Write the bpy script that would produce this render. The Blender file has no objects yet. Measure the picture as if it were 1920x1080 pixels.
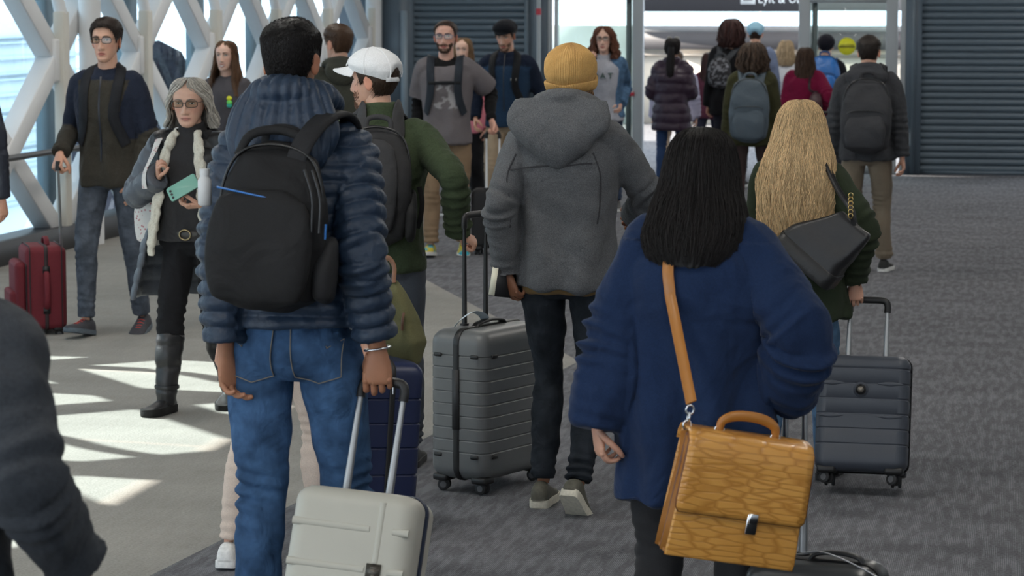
import bpy, bmesh, math, random
import numpy as np
from mathutils import Vector, Matrix
from mathutils.bvhtree import BVHTree
random.seed(7); np.random.seed(7)
SC = bpy.context.scene
COL = SC.collection
R = math.radians

# ------------------------------------------------------------------ camera
F = 5000.0                      # focal length in pixels of the 1920x1080 frame
CH = 1.95                       # eye height of the camera
TH = R(10.8)                    # the camera looks a little to the left of the corridor axis (+Y)
PT = math.atan(540 / F)         # looking down
cam_d = bpy.data.cameras.new('camera'); cam = bpy.data.objects.new('camera', cam_d); COL.objects.link(cam)
cam.location = (0, 0, CH); cam.rotation_euler = (math.pi / 2 - PT, 0, TH)
cam_d.sensor_width = 36; cam_d.lens = 36 * F / 1920
cam_d.clip_end = 300
cam_d.dof.use_dof = True; cam_d.dof.focus_distance = 9.6; cam_d.dof.aperture_fstop = 8.0
SC.camera = cam
SC.view_settings.view_transform = 'Standard'; SC.view_settings.look = 'None'
SC.view_settings.gamma = 1; SC.view_settings.use_curve_mapping = False
SC.view_settings.exposure = 0.28

# ------------------------------------------------------------------ sky and sun
world = bpy.data.worlds.new('world'); SC.world = world; world.use_nodes = True
bg = world.node_tree.nodes['Background']
bg.inputs['Color'].default_value = (0.80, 0.90, 1.0, 1); bg.inputs['Strength'].default_value = 3.0
sun_d = bpy.data.lights.new('sun', 'SUN'); sun_d.energy = 17.0; sun_d.angle = R(0.6); sun_d.color = (1, .93, .82)
sun = bpy.data.objects.new('sun', sun_d); COL.objects.link(sun)
SUN_AZ, SUN_EL = R(82), R(33)     # the light travels towards +X, slightly towards the camera
sun_dir = Vector((math.sin(SUN_AZ) * math.cos(SUN_EL), -math.cos(SUN_AZ) * math.cos(SUN_EL), -math.sin(SUN_EL)))
sun.rotation_euler = sun_dir.to_track_quat('-Z', 'Y').to_euler(); sun.location = (-12, 14, 9)

cR = Vector((math.cos(TH), math.sin(TH), 0)); cH = Vector((-math.sin(TH), math.cos(TH), 0))
cF = cH * math.cos(PT) - Vector((0, 0, 1)) * math.sin(PT); cU = cH * math.sin(PT) + Vector((0, 0, 1)) * math.cos(PT)
def ray(px, py): return cF + cR * ((px - 960) / F) - cU * ((py - 540) / F)
def gnd(px, py, z=0.0):
    d = ray(px, py); t = (z - CH) / d.z; return Vector((0, 0, CH)) + d * t
def W(px, py, D):               # the point on a pixel's ray at heading distance D
    d = ray(px, py); return Vector((0, 0, CH)) + d * (D / d.dot(cH))
def dist(p): return Vector((p[0], p[1], 0)).dot(cH)

# ------------------------------------------------------------------ materials
MATS = {}
def nodes_of(m):
    m.use_nodes = True; nt = m.node_tree; return nt, nt.nodes['Principled BSDF']
def mat(name, col, rough=.5, metal=0., bump=None, vary=None, spec=.5, emit=0, trans=0, coat=0):
    if name in MATS: return MATS[name]
    m = bpy.data.materials.new(name); nt, b = nodes_of(m)
    b.inputs['Base Color'].default_value = (*col, 1); b.inputs['Roughness'].default_value = rough
    b.inputs['Metallic'].default_value = metal; b.inputs['Specular IOR Level'].default_value = spec
    b.inputs['Coat Weight'].default_value = coat
    if emit: b.inputs['Emission Color'].default_value = (*col, 1); b.inputs['Emission Strength'].default_value = emit
    tc = nt.nodes.new('ShaderNodeTexCoord')
    if vary:
        n = nt.nodes.new('ShaderNodeTexNoise'); n.inputs['Scale'].default_value = vary[0]; n.inputs['Detail'].default_value = 4
        mp = nt.nodes.new('ShaderNodeMapRange'); mp.inputs['To Min'].default_value = 1 - vary[1]; mp.inputs['To Max'].default_value = 1 + vary[1]
        mx = nt.nodes.new('ShaderNodeMix'); mx.data_type = 'RGBA'; mx.blend_type = 'MULTIPLY'; mx.inputs[0].default_value = 1
        mx.inputs[6].default_value = (*col, 1)
        nt.links.new(tc.outputs['Object'], n.inputs['Vector']); nt.links.new(n.outputs['Fac'], mp.inputs['Value'])
        nt.links.new(mp.outputs['Result'], mx.inputs[7]); nt.links.new(mx.outputs[2], b.inputs['Base Color'])
    if bump:
        n = nt.nodes.new('ShaderNodeTexNoise'); n.inputs['Scale'].default_value = bump[0]; n.inputs['Detail'].default_value = 3
        bp = nt.nodes.new('ShaderNodeBump'); bp.inputs['Strength'].default_value = bump[1]; bp.inputs['Distance'].default_value = bump[2] if len(bump) > 2 else .002
        nt.links.new(tc.outputs['Object'], n.inputs['Vector']); nt.links.new(n.outputs['Fac'], bp.inputs['Height']); nt.links.new(bp.outputs['Normal'], b.inputs['Normal'])
    MATS[name] = m; return m
def fabric(name, rough=.85, fine=(600, .12), fold=(9, .25, .02), sheen=.0, spec=.25, grain=(400, .25), stretch=None, coat=0, twill=None):
    """cloth, skin and hair: colour from the mesh's own Col attribute, grain and fine folds from noise"""
    m = bpy.data.materials.new(name); nt, b = nodes_of(m); L = nt.links
    at = nt.nodes.new('ShaderNodeAttribute'); at.attribute_name = 'Col'
    tc = nt.nodes.new('ShaderNodeTexCoord'); mpn = nt.nodes.new('ShaderNodeMapping'); L.new(tc.outputs['Object'], mpn.inputs['Vector'])
    if stretch: mpn.inputs['Scale'].default_value = stretch
    n = nt.nodes.new('ShaderNodeTexNoise'); n.inputs['Scale'].default_value = grain[0]; n.inputs['Detail'].default_value = 3
    L.new(mpn.outputs['Vector'], n.inputs['Vector'])
    mp = nt.nodes.new('ShaderNodeMapRange'); mp.inputs['From Min'].default_value = .25; mp.inputs['From Max'].default_value = .75
    mp.inputs['To Min'].default_value = 1 - grain[1]; mp.inputs['To Max'].default_value = 1 + grain[1]
    L.new(n.outputs['Fac'], mp.inputs['Value'])
    mx = nt.nodes.new('ShaderNodeMix'); mx.data_type = 'RGBA'; mx.blend_type = 'MULTIPLY'; mx.inputs[0].default_value = 1
    L.new(at.outputs['Color'], mx.inputs[6]); L.new(mp.outputs['Result'], mx.inputs[7]); L.new(mx.outputs[2], b.inputs['Base Color'])
    b.inputs['Roughness'].default_value = rough; b.inputs['Specular IOR Level'].default_value = spec
    b.inputs['Sheen Weight'].default_value = sheen; b.inputs['Coat Weight'].default_value = coat
    h = None
    if fold:
        n2 = nt.nodes.new('ShaderNodeTexNoise'); n2.inputs['Scale'].default_value = fold[0]; n2.inputs['Detail'].default_value = 3; n2.inputs['Distortion'].default_value = .6
        L.new(tc.outputs['Object'], n2.inputs['Vector'])
        b1 = nt.nodes.new('ShaderNodeBump'); b1.inputs['Strength'].default_value = fold[1]; b1.inputs['Distance'].default_value = fold[2]
        L.new(n2.outputs['Fac'], b1.inputs['Height']); h = b1
    if fine:
        n3 = nt.nodes.new('ShaderNodeTexNoise'); n3.inputs['Scale'].default_value = fine[0]; n3.inputs['Detail'].default_value = 2
        L.new(mpn.outputs['Vector'], n3.inputs['Vector'])
        b2 = nt.nodes.new('ShaderNodeBump'); b2.inputs['Strength'].default_value = fine[1]; b2.inputs['Distance'].default_value = .002
        L.new(n3.outputs['Fac'], b2.inputs['Height'])
        if h: L.new(h.outputs['Normal'], b2.inputs['Normal'])
        h = b2
    if h: L.new(h.outputs['Normal'], b.inputs['Normal'])
    return m
M_skin = fabric('skin', .5, (260, .10), None, spec=.4, grain=(30, .06))
M_skin.node_tree.nodes['Principled BSDF'].inputs['Subsurface Weight'].default_value = .12
M_skin.node_tree.nodes['Principled BSDF'].inputs['Subsurface Radius'].default_value = (.02, .008, .004)
M_skin.node_tree.nodes['Principled BSDF'].inputs['Subsurface Scale'].default_value = .3
M_hair = fabric('hair', .5, (90, .5), None, spec=.3, grain=(60, .35), stretch=(6, 6, .7))
M_wool = fabric('wool', .95, (420, .5), (7, .6, .04), sheen=.06, spec=.08, grain=(330, .45))
M_fleece = fabric('fleece', .95, (300, .3), (6, .65, .05), sheen=.05, spec=.08, grain=(160, .18))
M_nylon = fabric('nylon', .42, (60, .25), (16, .45, .02), spec=.5, grain=(40, .1))
M_down = fabric('down_nylon', .46, (60, .2), (34, .35, .012), spec=.4, grain=(40, .1))
M_denim = fabric('denim', .9, (500, .25), (12, .6, .03), spec=.12, grain=(17, .42))
M_cotton = fabric('cotton', .9, (500, .15), (6, .45, .035), sheen=.03, spec=.12, grain=(300, .12))
M_knit = fabric('knit', .92, (350, .3), (5, .75, .06), sheen=.08, spec=.08, grain=(250, .14))
M_leather = fabric('leather', .38, (130, .25), (10, .2, .02), spec=.5, grain=(60, .12))
M_shoe = fabric('shoe_cloth', .7, (300, .2), None, spec=.3, grain=(80, .15))
M_bagcloth = fabric('bag_cloth', .68, (700, .3), (8, .55, .025), spec=.22, grain=(300, .15))

# ------------------------------------------------------------------ mesh helpers
class FB(list): pass                        # blocks of faces: arrays of equal-sized faces or plain lists of tuples
def mesh_of(name, V, Fc):
    me = bpy.data.meshes.new(name); V = np.ascontiguousarray(V, dtype=np.float32); lp, st, p = [], [], 0
    for B in (Fc if isinstance(Fc, FB) else [Fc]):
        if isinstance(B, np.ndarray): n, k = B.shape; lp.append(B.ravel()); st.append(p + np.arange(n) * k); p += n * k
        else:
            ln = np.fromiter((len(f) for f in B), 'i', len(B)); lp.append(np.fromiter((i for f in B for i in f), 'i', int(ln.sum()))); st.append(p + np.concatenate([[0], np.cumsum(ln)[:-1]])); p += int(ln.sum())
    lp = np.concatenate(lp).astype('i'); st = np.concatenate(st).astype('i')
    me.vertices.add(len(V)); me.vertices.foreach_set('co', V.ravel()); me.loops.add(len(lp)); me.loops.foreach_set('vertex_index', lp); me.polygons.add(len(st)); me.polygons.foreach_set('loop_start', st); me.update(calc_edges=True); return me
def mk(name, V, Fc, m, parent=None, col=None, smooth=True, idx=None):
    V = np.asarray(V, float); me = mesh_of(name, V, Fc)
    if col is not None:
        c = np.ones((len(V), 4)); c[:, :3] = np.asarray(col)
        a = me.attributes.new('Col', 'FLOAT_COLOR', 'POINT'); a.data.foreach_set('color', c.ravel())
    for q in (m if isinstance(m, (list, tuple)) else [m]): me.materials.append(q)
    if idx is not None: me.polygons.foreach_set('material_index', np.asarray(idx, 'i'))
    if smooth is True and len(me.polygons) < 4000: smooth = 62
    if smooth is True: me.polygons.foreach_set('use_smooth', [True] * len(me.polygons))
    elif smooth:
        me.polygons.foreach_set('use_smooth', [True] * len(me.polygons)); me.set_sharp_from_angle(angle=R(smooth))
    me.update()
    o = bpy.data.objects.new(name, me); COL.objects.link(o)
    if parent: o.parent = parent
    return o
def tag(o, label=None, cat=None, group=None, kind=None):
    if label: o['label'] = label
    if cat: o['category'] = cat
    if group: o['group'] = group
    if kind: o['kind'] = kind
    return o
def empty(name, loc=(0, 0, 0), rot=(0, 0, 0), label=None, cat=None, group=None):
    o = bpy.data.objects.new(name, None); COL.objects.link(o); o.location = loc; o.rotation_euler = rot; o.empty_display_size = .1
    return tag(o, label, cat, group)
class MB:                                   # collects shapes into one mesh
    def __init__(s): s.V = []; s.F = []; s.C = []; s.I = []; s.n = 0
    def add(s, V, Fc, col=None, idx=0):
        V = np.asarray(V, float); s.V.append(V)
        for B in (Fc if isinstance(Fc, FB) else [Fc]): s.F.append(B + s.n if isinstance(B, np.ndarray) else [tuple(i + s.n for i in f) for f in B]); s.I += [idx] * len(B)
        c = np.ones((len(V), 3)); c[:] = (1, 1, 1) if col is None else col
        s.C.append(c); s.n += len(V); return s
    def box(s, c, size, rot=None, col=None, idx=0):
        c = np.asarray(c, float); h = np.asarray(size, float) / 2
        v = np.array([[x, y, z] for x in (-1, 1) for y in (-1, 1) for z in (-1, 1)]) * h
        if rot is not None: v = v @ np.array(Matrix(rot).to_3x3()).T
        return s.add(v + c, [(0, 1, 3, 2), (4, 6, 7, 5), (0, 4, 5, 1), (2, 3, 7, 6), (0, 2, 6, 4), (1, 5, 7, 3)], col, idx)
    def arr(s): return np.concatenate(s.V), FB(s.F)
    def build(s, name, m, parent=None, col=None, smooth=True):
        V, f = s.arr(); return mk(name, V, f, m, parent, np.concatenate(s.C) if col is None else col, smooth, s.I if any(s.I) else None)
def crom(P, sub):
    P = np.asarray(P, float)
    if sub <= 1 or len(P) < 3:
        if sub <= 1: return P
        t = np.linspace(0, 1, (len(P) - 1) * sub + 1) * (len(P) - 1)
        return np.stack([np.interp(t, np.arange(len(P)), P[:, i]) for i in range(P.shape[1])], 1)
    Q = np.vstack([2 * P[0] - P[1], P, 2 * P[-1] - P[-2]]); out = []
    for i in range(1, len(Q) - 2):
        p0, p1, p2, p3 = Q[i - 1:i + 3]
        for t in np.arange(sub) / sub:
            out.append(.5 * ((2 * p1) + (-p0 + p2) * t + (2 * p0 - 5 * p1 + 4 * p2 - p3) * t * t + (-p0 + 3 * p1 - 3 * p2 + p3) * t ** 3))
    out.append(Q[-2]); return np.array(out)
def nrm(v):
    v = np.asarray(v, float); return v / max(1e-9, np.linalg.norm(v))
def gridf(m, n, closed):
    i = np.arange(m - 1)[:, None] * n; j = np.arange(n if closed else n - 1)[None]; k = (j + 1) % n
    return np.stack([i + j, i + k, i + n + k, i + n + j], -1).reshape(-1, 4)
def tube(pts, rad, ref=(0, 1, 0), seg=14, sub=4, pw=2.0, cap=True, rect=False):
    """loft along a smooth path; rad = r or (across, along ref) per point"""
    pts = np.asarray(pts, float); rad = np.asarray(rad, float)
    if rad.ndim == 0: rad = np.full(len(pts), float(rad))
    if rad.ndim == 1 and len(rad) == len(pts): rad = np.stack([rad, rad], 1)
    elif rad.ndim == 1: rad = np.tile(rad, (len(pts), 1))
    A = crom(np.hstack([pts, rad]), sub); P = A[:, :3]; Rr = np.maximum(A[:, 3:], 1e-4)
    T = np.gradient(P, axis=0); T /= np.maximum(np.linalg.norm(T, axis=1, keepdims=True), 1e-9)
    ref = np.asarray(ref, float)
    if ref.ndim == 1: ref = np.tile(ref, (len(P), 1))
    elif len(ref) != len(P): ref = crom(ref, sub)
    S = np.cross(T, ref)
    for i in np.where(np.linalg.norm(S, axis=1) < 1e-3)[0]: S[i] = S[i - 1] if i else np.cross(T[i], (1, 0, .1))
    S /= np.linalg.norm(S, axis=1, keepdims=True); N = np.cross(S, T)
    if rect: ca = np.array([-1, -1, 1, 1.]); sa = np.array([-1, 1, 1, -1.]); seg = 4
    else:
        a = np.arange(seg) * 2 * math.pi / seg; e = 2 / pw
        ca = np.sign(np.cos(a)) * np.abs(np.cos(a)) ** e; sa = np.sign(np.sin(a)) * np.abs(np.sin(a)) ** e
    V = P[:, None] + S[:, None] * (ca[None, :, None] * Rr[:, None, :1]) + N[:, None] * (sa[None, :, None] * Rr[:, None, 1:])
    m = len(P); V = V.reshape(-1, 3); f = FB([gridf(m, seg, True)])
    if cap: f.append([tuple(range(seg))[::-1], tuple((m - 1) * seg + j for j in range(seg))])
    return V, f
def rings(Rg, closed=True, caps=(True, True)):
    """quads between given rings, all of n points"""
    n = len(Rg[0]); V = np.concatenate([np.asarray(r, float) for r in Rg]); f = FB([gridf(len(Rg), n, closed)])
    if caps[0]: f.append([tuple(range(n))[::-1]])
    if caps[1]: f.append([tuple((len(Rg) - 1) * n + j for j in range(n))])
    return V, f
def ellipsoid(c, r, nu=14, nv=10, rot=None):
    Rg = []
    for i in range(nv + 1):
        t = math.pi * min(max(i / nv, .02), .98); a = np.arange(nu) * 2 * math.pi / nu
        Rg.append(np.stack([np.sin(t) * np.cos(a) * r[0], np.sin(t) * np.sin(a) * r[1], np.full(nu, -math.cos(t) * r[2])], 1))
    V, f = rings(Rg)
    if rot is not None: V = V @ np.array(Matrix(rot).to_3x3()).T
    return V + np.asarray(c, float), f
_tmp = [None]
def remesh(parts, vox, smooth=3):
    mb = MB()
    for V, f in parts: mb.add(V, f)
    V, f = mb.arr()
    me = mesh_of('t', V, f)
    ob = bpy.data.objects.new('t', me); TSC.collection.objects.link(ob)
    md = ob.modifiers.new('r', 'REMESH'); md.mode = 'VOXEL'; md.voxel_size = vox; md.adaptivity = 0
    vl = TSC.view_layers[0]; vl.update(); ev = ob.evaluated_get(vl.depsgraph); m2 = ev.to_mesh()
    n = len(m2.vertices); co = np.empty(n * 3); m2.vertices.foreach_get('co', co); co = co.reshape(-1, 3)
    q = np.empty(len(m2.loops), 'i'); m2.loops.foreach_get('vertex_index', q)
    lt = np.empty(len(m2.polygons), 'i'); m2.polygons.foreach_get('loop_total', lt)
    if (lt == 4).all(): Q = q.reshape(-1, 4)
    else:
        ls = np.empty(len(m2.polygons), 'i'); m2.polygons.foreach_get('loop_start', ls)
        Q = np.array([[q[s], q[s + 1], q[s + 2], q[s + t - 1]] for s, t in zip(ls, lt)])
    ev.to_mesh_clear(); bpy.data.objects.remove(ob); bpy.data.meshes.remove(me)
    for _ in range(smooth): co = lap(co, Q, .5)
    return co, Q
def edges(Q): return np.concatenate([Q[:, [0, 1]], Q[:, [1, 2]], Q[:, [2, 3]], Q[:, [3, 0]]])
def lap(co, Q, k):
    E = edges(Q); n = len(co); s = np.zeros((n, 3)); c = np.bincount(E[:, 0], minlength=n)
    for i in range(3): s[:, i] = np.bincount(E[:, 0], weights=co[E[:, 1], i], minlength=n)
    c2 = np.bincount(E[:, 1], minlength=n)
    for i in range(3): s[:, i] += np.bincount(E[:, 1], weights=co[E[:, 0], i], minlength=n)
    return co + k * (s / np.maximum(c + c2, 1)[:, None] - co)
def vnorm(co, Q):
    fn = np.cross(co[Q[:, 2]] - co[Q[:, 0]], co[Q[:, 3]] - co[Q[:, 1]]); N = np.zeros_like(co)
    for j in range(4):
        for i in range(3): N[:, i] += np.bincount(Q[:, j], weights=fn[:, i], minlength=len(co))
    return N / np.maximum(np.linalg.norm(N, axis=1, keepdims=True), 1e-12)
_wk = {}
def wob(P, freq, seed=0, n=4):
    if seed not in _wk:
        g = np.random.RandomState(seed); _wk[seed] = [(nrm(g.normal(size=3)), nrm(g.normal(size=3)), g.uniform(.7, 1.4), g.uniform(0, 6.3), g.uniform(0, 6.3)) for i in range(n)]
    out = np.zeros(len(P))
    for k, k2, f1, p1, p2 in _wk[seed]: out += np.sin(freq * f1 * (P @ k) + p1 + 1.3 * np.sin(freq * .7 * (P @ k2) + p2))
    return out / math.sqrt(n)
TMP = bpy.data.collections.new('tmp'); COL.children.link(TMP); TSC = bpy.data.scenes.new('remesh_scratch')
def rotm(yaw=0, pitch=0, roll=0):          # degrees; yaw about z, pitch nods forward (towards +y)
    return np.array((Matrix.Rotation(R(yaw), 3, 'Z') @ Matrix.Rotation(R(-pitch), 3, 'X') @ Matrix.Rotation(R(roll), 3, 'Y')))
# ------------------------------------------------------------------ heads (local: +y face, z up, chin -.115, crown .115)
HZ = np.array([-.117, -.110, -.095, -.075, -.05, -.02, .0, .03, .06, .085, .104, .113, .1165])
HW = np.array([.010, .026, .040, .050, .0585, .066, .069, .0735, .0735, .064, .041, .021, .002])
HF = np.array([.062, .077, .084, .085, .086, .087, .088, .091, .089, .076, .049, .024, .002])
HB = np.array([.045, .020, -.006, -.035, -.062, -.078, -.088, -.0965, -.095, -.078, -.048, -.022, -.002])
EX = .86
def smooth(a, b, x):
    t = np.clip((x - a) / (b - a), 0, 1); return t * t * (3 - 2 * t)
def g2(x, s): return np.exp(-(x / s) ** 2)
def face_feat(x, z, nose=1.0):
    ax = np.abs(x)
    d = -.010 * g2(ax - .031, .015) * g2(z - .010, .012)
    d += .0045 * g2(z - .031, .010) * g2(ax - .026, .022)
    prof = np.interp(z, [-.052, -.046, -.040, -.030, -.010, .012, .024], [0, .006, .021, .0235, .0150, .006, 0]) * nose
    d += prof * g2(x, .0085 + .005 * smooth(-.01, -.035, z))
    d += .006 * g2(ax - .0125, .0055) * g2(z + .038, .007) * nose
    d += .0045 * g2(z + .0615, .0045) * g2(x, .019) + .0055 * g2(z + .073, .0055) * g2(x, .017) - .004 * g2(z + .0668, .0022) * g2(x, .022)
    d += -.004 * g2(z + .084, .006) * g2(x, .02) + .005 * g2(z + .1, .010) * g2(x, .018)
    d += .003 * g2(ax - .042, .014) * g2(z + .022, .018)
    return d
def head_ring(z):
    return np.interp(z, HZ, HW), np.interp(z, HZ, HF), np.interp(z, HZ, HB)
def face_y(x, z, nose=1.0):
    x = np.asarray(x, float); z = np.asarray(z, float); w, f, b = head_ring(z)
    s = np.clip(np.abs(x) / w, 0, .999) ** (1 / EX)
    return (f + b) / 2 + (f - b) / 2 * (1 - s * s) ** (EX / 2) + face_feat(x, z, nose)
def skull(phi, z, off=0.0):
    """point on the skull at azimuth phi (0 = face, + towards +x) and height z, pushed out by off"""
    w, f, b = head_ring(z); s, c = np.sin(phi), np.cos(phi)
    x = w * np.sign(s) * np.abs(s) ** EX; y = (f + b) / 2 + (f - b) / 2 * np.sign(c) * np.abs(c) ** EX
    P = np.stack([x, y, z + 0 * x], -1)
    if np.any(off):
        n = np.stack([x / .0054, (y + .003) / .0088, np.maximum(z, 0) / .0136 + 0 * x], -1)
        n /= np.maximum(np.linalg.norm(n, axis=-1, keepdims=True), 1e-9); P = P + n * np.asarray(off)[..., None]
    return P
def head_mesh(hi, nose=1.0):
    na, nz = (88, 64) if hi else (40, 30)
    u = np.arange(na) / na; phi = 2 * math.pi * u - (.45 * np.sin(2 * math.pi * u) if hi else 0)
    t = np.linspace(0, 1, nz); z = -.117 + .2335 * (t + .0 * t)
    Rg = []
    for q in z:
        P = skull(phi, np.full(na, q)); fr = smooth(.15, .6, np.cos(phi)); P[:, 1] += face_feat(P[:, 0], P[:, 2], nose) * fr; Rg.append(P)
    return rings(Rg)
def ear(sx):
    V, f = ellipsoid((0, 0, 0), (.007, .019, .032), 14, 10)
    V[:, 0] += -.006 * g2(V[:, 1] - .002, .009) * g2(V[:, 2] - .002, .015) * (V[:, 0] > 0)
    V[:, 1] *= 1 + .25 * (V[:, 2] > 0); V = V @ np.array(Matrix.Rotation(R(-24), 3, 'Z')).T
    V[:, 0] *= 1; V += (.0755, -.012, -.006)
    if sx < 0: V = V * (-1, 1, 1)
    return V, f
def patch(xs, zs_lo, zs_hi, off, nose=1.0, nz=4, dome=0.0):
    """little strip lying on the face between two curves"""
    xs = np.asarray(xs, float); lo = np.asarray(zs_lo, float); hi = np.asarray(zs_hi, float); Rg = []
    for t in np.linspace(0, 1, nz):
        z = lo + (hi - lo) * t; y = face_y(xs, z, nose) + off + dome * 4 * t * (1 - t); Rg.append(np.stack([xs, y, z], 1))
    return rings(Rg, closed=False, caps=(False, False))
# hairlines: lowest hair height by |azimuth| in degrees from the face
HL_SHORT = ([0, 25, 42, 52, 66, 74, 80, 100, 112, 128, 150, 180], [.078, .077, .066, .045, .012, -.012, .018, .020, -.02, -.055, -.068, -.070])
HL_HIGH = ([0, 25, 40, 55, 68, 74, 80, 100, 112, 128, 150, 180], [.090, .088, .082, .055, .012, -.005, .02, .02, -.02, -.055, -.068, -.070])
def shell(hl, thick, na=72, nz=18, zt=.1165, edge=.004, lo=None, hi=None):
    """cap grown over the skull above a hairline; thick(phi, z) or a number"""
    phi = np.linspace(-math.pi, math.pi, na, endpoint=False); z0 = np.interp(np.degrees(np.abs(phi)), *hl); Rg = []
    for t in np.linspace(0, 1, nz):
        t2 = 1 - (1 - t) ** 1.5; z = z0 + (zt - z0) * t2
        th = thick(phi, z) if callable(thick) else np.full(na, thick)
        Rg.append(skull(phi, z, edge + th * smooth(-.08, .22, np.full(na, t))))
    inner = skull(phi, z0 + .004, np.full(na, -.004)); Rg = [inner] + Rg
    return rings(Rg, caps=(False, True)), phi
def strand_tubes(paths, rad, cols, mb, ref=(0.3, 1, .2)):
    """many thin three-sided tubes at once; paths (n, m, 3), cols (n, 3)"""
    A = np.asarray(paths, float); n, m = A.shape[:2]
    if n == 0: return
    r = rad * np.interp(np.linspace(0, 1, m), [0, .25, .7, 1], [.6, 1, .9, .15]); T = np.gradient(A, axis=1); S = np.cross(T, np.asarray(ref, float)); S /= np.maximum(np.linalg.norm(S, axis=2, keepdims=True), 1e-9); N = np.cross(S, T); N /= np.maximum(np.linalg.norm(N, axis=2, keepdims=True), 1e-9)
    V = np.stack([A + S * (math.cos(a) * r)[:, None] + N * (math.sin(a) * .6 * r)[:, None] if 0 else A + S * (math.cos(a) * r[None, :, None]) + N * (.6 * math.sin(a) * r[None, :, None]) for a in (0, 2.094, 4.189)], 2)
    f = (np.arange(n)[:, None, None] * (m * 3) + gridf(m, 3, True)[None]).reshape(-1, 4); mb.add(V.reshape(-1, 3), f, np.repeat(np.asarray(cols), m * 3, axis=0))
def jit(col, g, k): return np.clip(np.asarray(col) * (1 + g.uniform(-k, k)), 0, 1)
def hair_short(P, col, top=.022, side=.008, hl=HL_SHORT, n=2500, seed=1, length=.022, kr=.25, part=None, name='hair', zmax=None, rad=.0015):
    g = np.random.RandomState(seed)
    def th(phi, z):
        v = side + (top - side) * smooth(.02, .112, z)
        q = skull(phi, z); return v * (1 + .18 * wob(q * 1., 70, seed))
    (V, f), _ = shell(hl, th); mb = MB(); mb.add(V, f, np.asarray(col) * .8)
    ph = g.uniform(-math.pi, math.pi, n); z0 = np.interp(np.abs(np.degrees(ph)), *hl); u = g.uniform(0, 1, n) ** .8; z = z0 + (.1155 - z0) * u; keep = np.ones(n, bool)
    if zmax is not None: keep = z <= np.interp(np.abs(np.degrees(ph)), *zmax)
    dg = np.abs(np.degrees(ph)); keep &= ~((dg > 74) & (dg < 107) & (z < .045))
    L = length * g.uniform(.6, 1.2, n); cl = np.clip(np.asarray(col)[None] * (1 + g.uniform(-kr, kr, n))[:, None], 0, 1)
    i = np.where(keep & (z > .075))[0]                # crown: brushed forwards or to the side
    A = skull(ph[i], z[i], np.full(len(i), .002)); out = skull(ph[i], z[i], np.full(len(i), .012)) - A; out /= np.linalg.norm(out, axis=1, keepdims=True); fl = np.where(A[:, 1:2] > .01, np.array([[part if part is not None else .25, .7, 0]]), np.array([[.05, -.8, -.1]])) + g.normal(size=(len(i), 3)) * .4; fl -= out * np.sum(fl * out, 1, keepdims=True); fl /= np.linalg.norm(fl, axis=1, keepdims=True)
    B = A + out * th(ph[i], z[i])[:, None]; Li = L[i][:, None]; pa = np.stack([B - out * .004, B + fl * Li * .35 + out * .002, B + fl * Li * .7 + out * .001, B + fl * Li + out * g.uniform(-.004, .003, (len(i), 1))], 1); strand_tubes(pa, rad, cl[i], mb)
    i = np.where(keep & (z <= .075))[0]; m_ = 4        # sides and back: falling down the skull
    tt = np.linspace(0, 1, m_)[None]; zz = z[i][:, None] - tt * L[i][:, None] * .9; pp = ph[i][:, None] + tt * g.normal(size=(len(i), 1)) * .10; zc = np.maximum(zz, z0[i][:, None] - .004)
    o = th(pp.ravel(), zc.ravel()).reshape(pp.shape) * smooth(-.05, .25, u[i])[:, None] + np.array([-.003, .002, .003, .002])[None]; pa = skull(pp.ravel(), zz.ravel(), (o + .004).ravel()).reshape(len(i), m_, 3); paths, cols = pa, cl[i]
    strand_tubes(paths, rad, cols, mb)
    return P.put_head(mb, name, M_hair)
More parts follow.
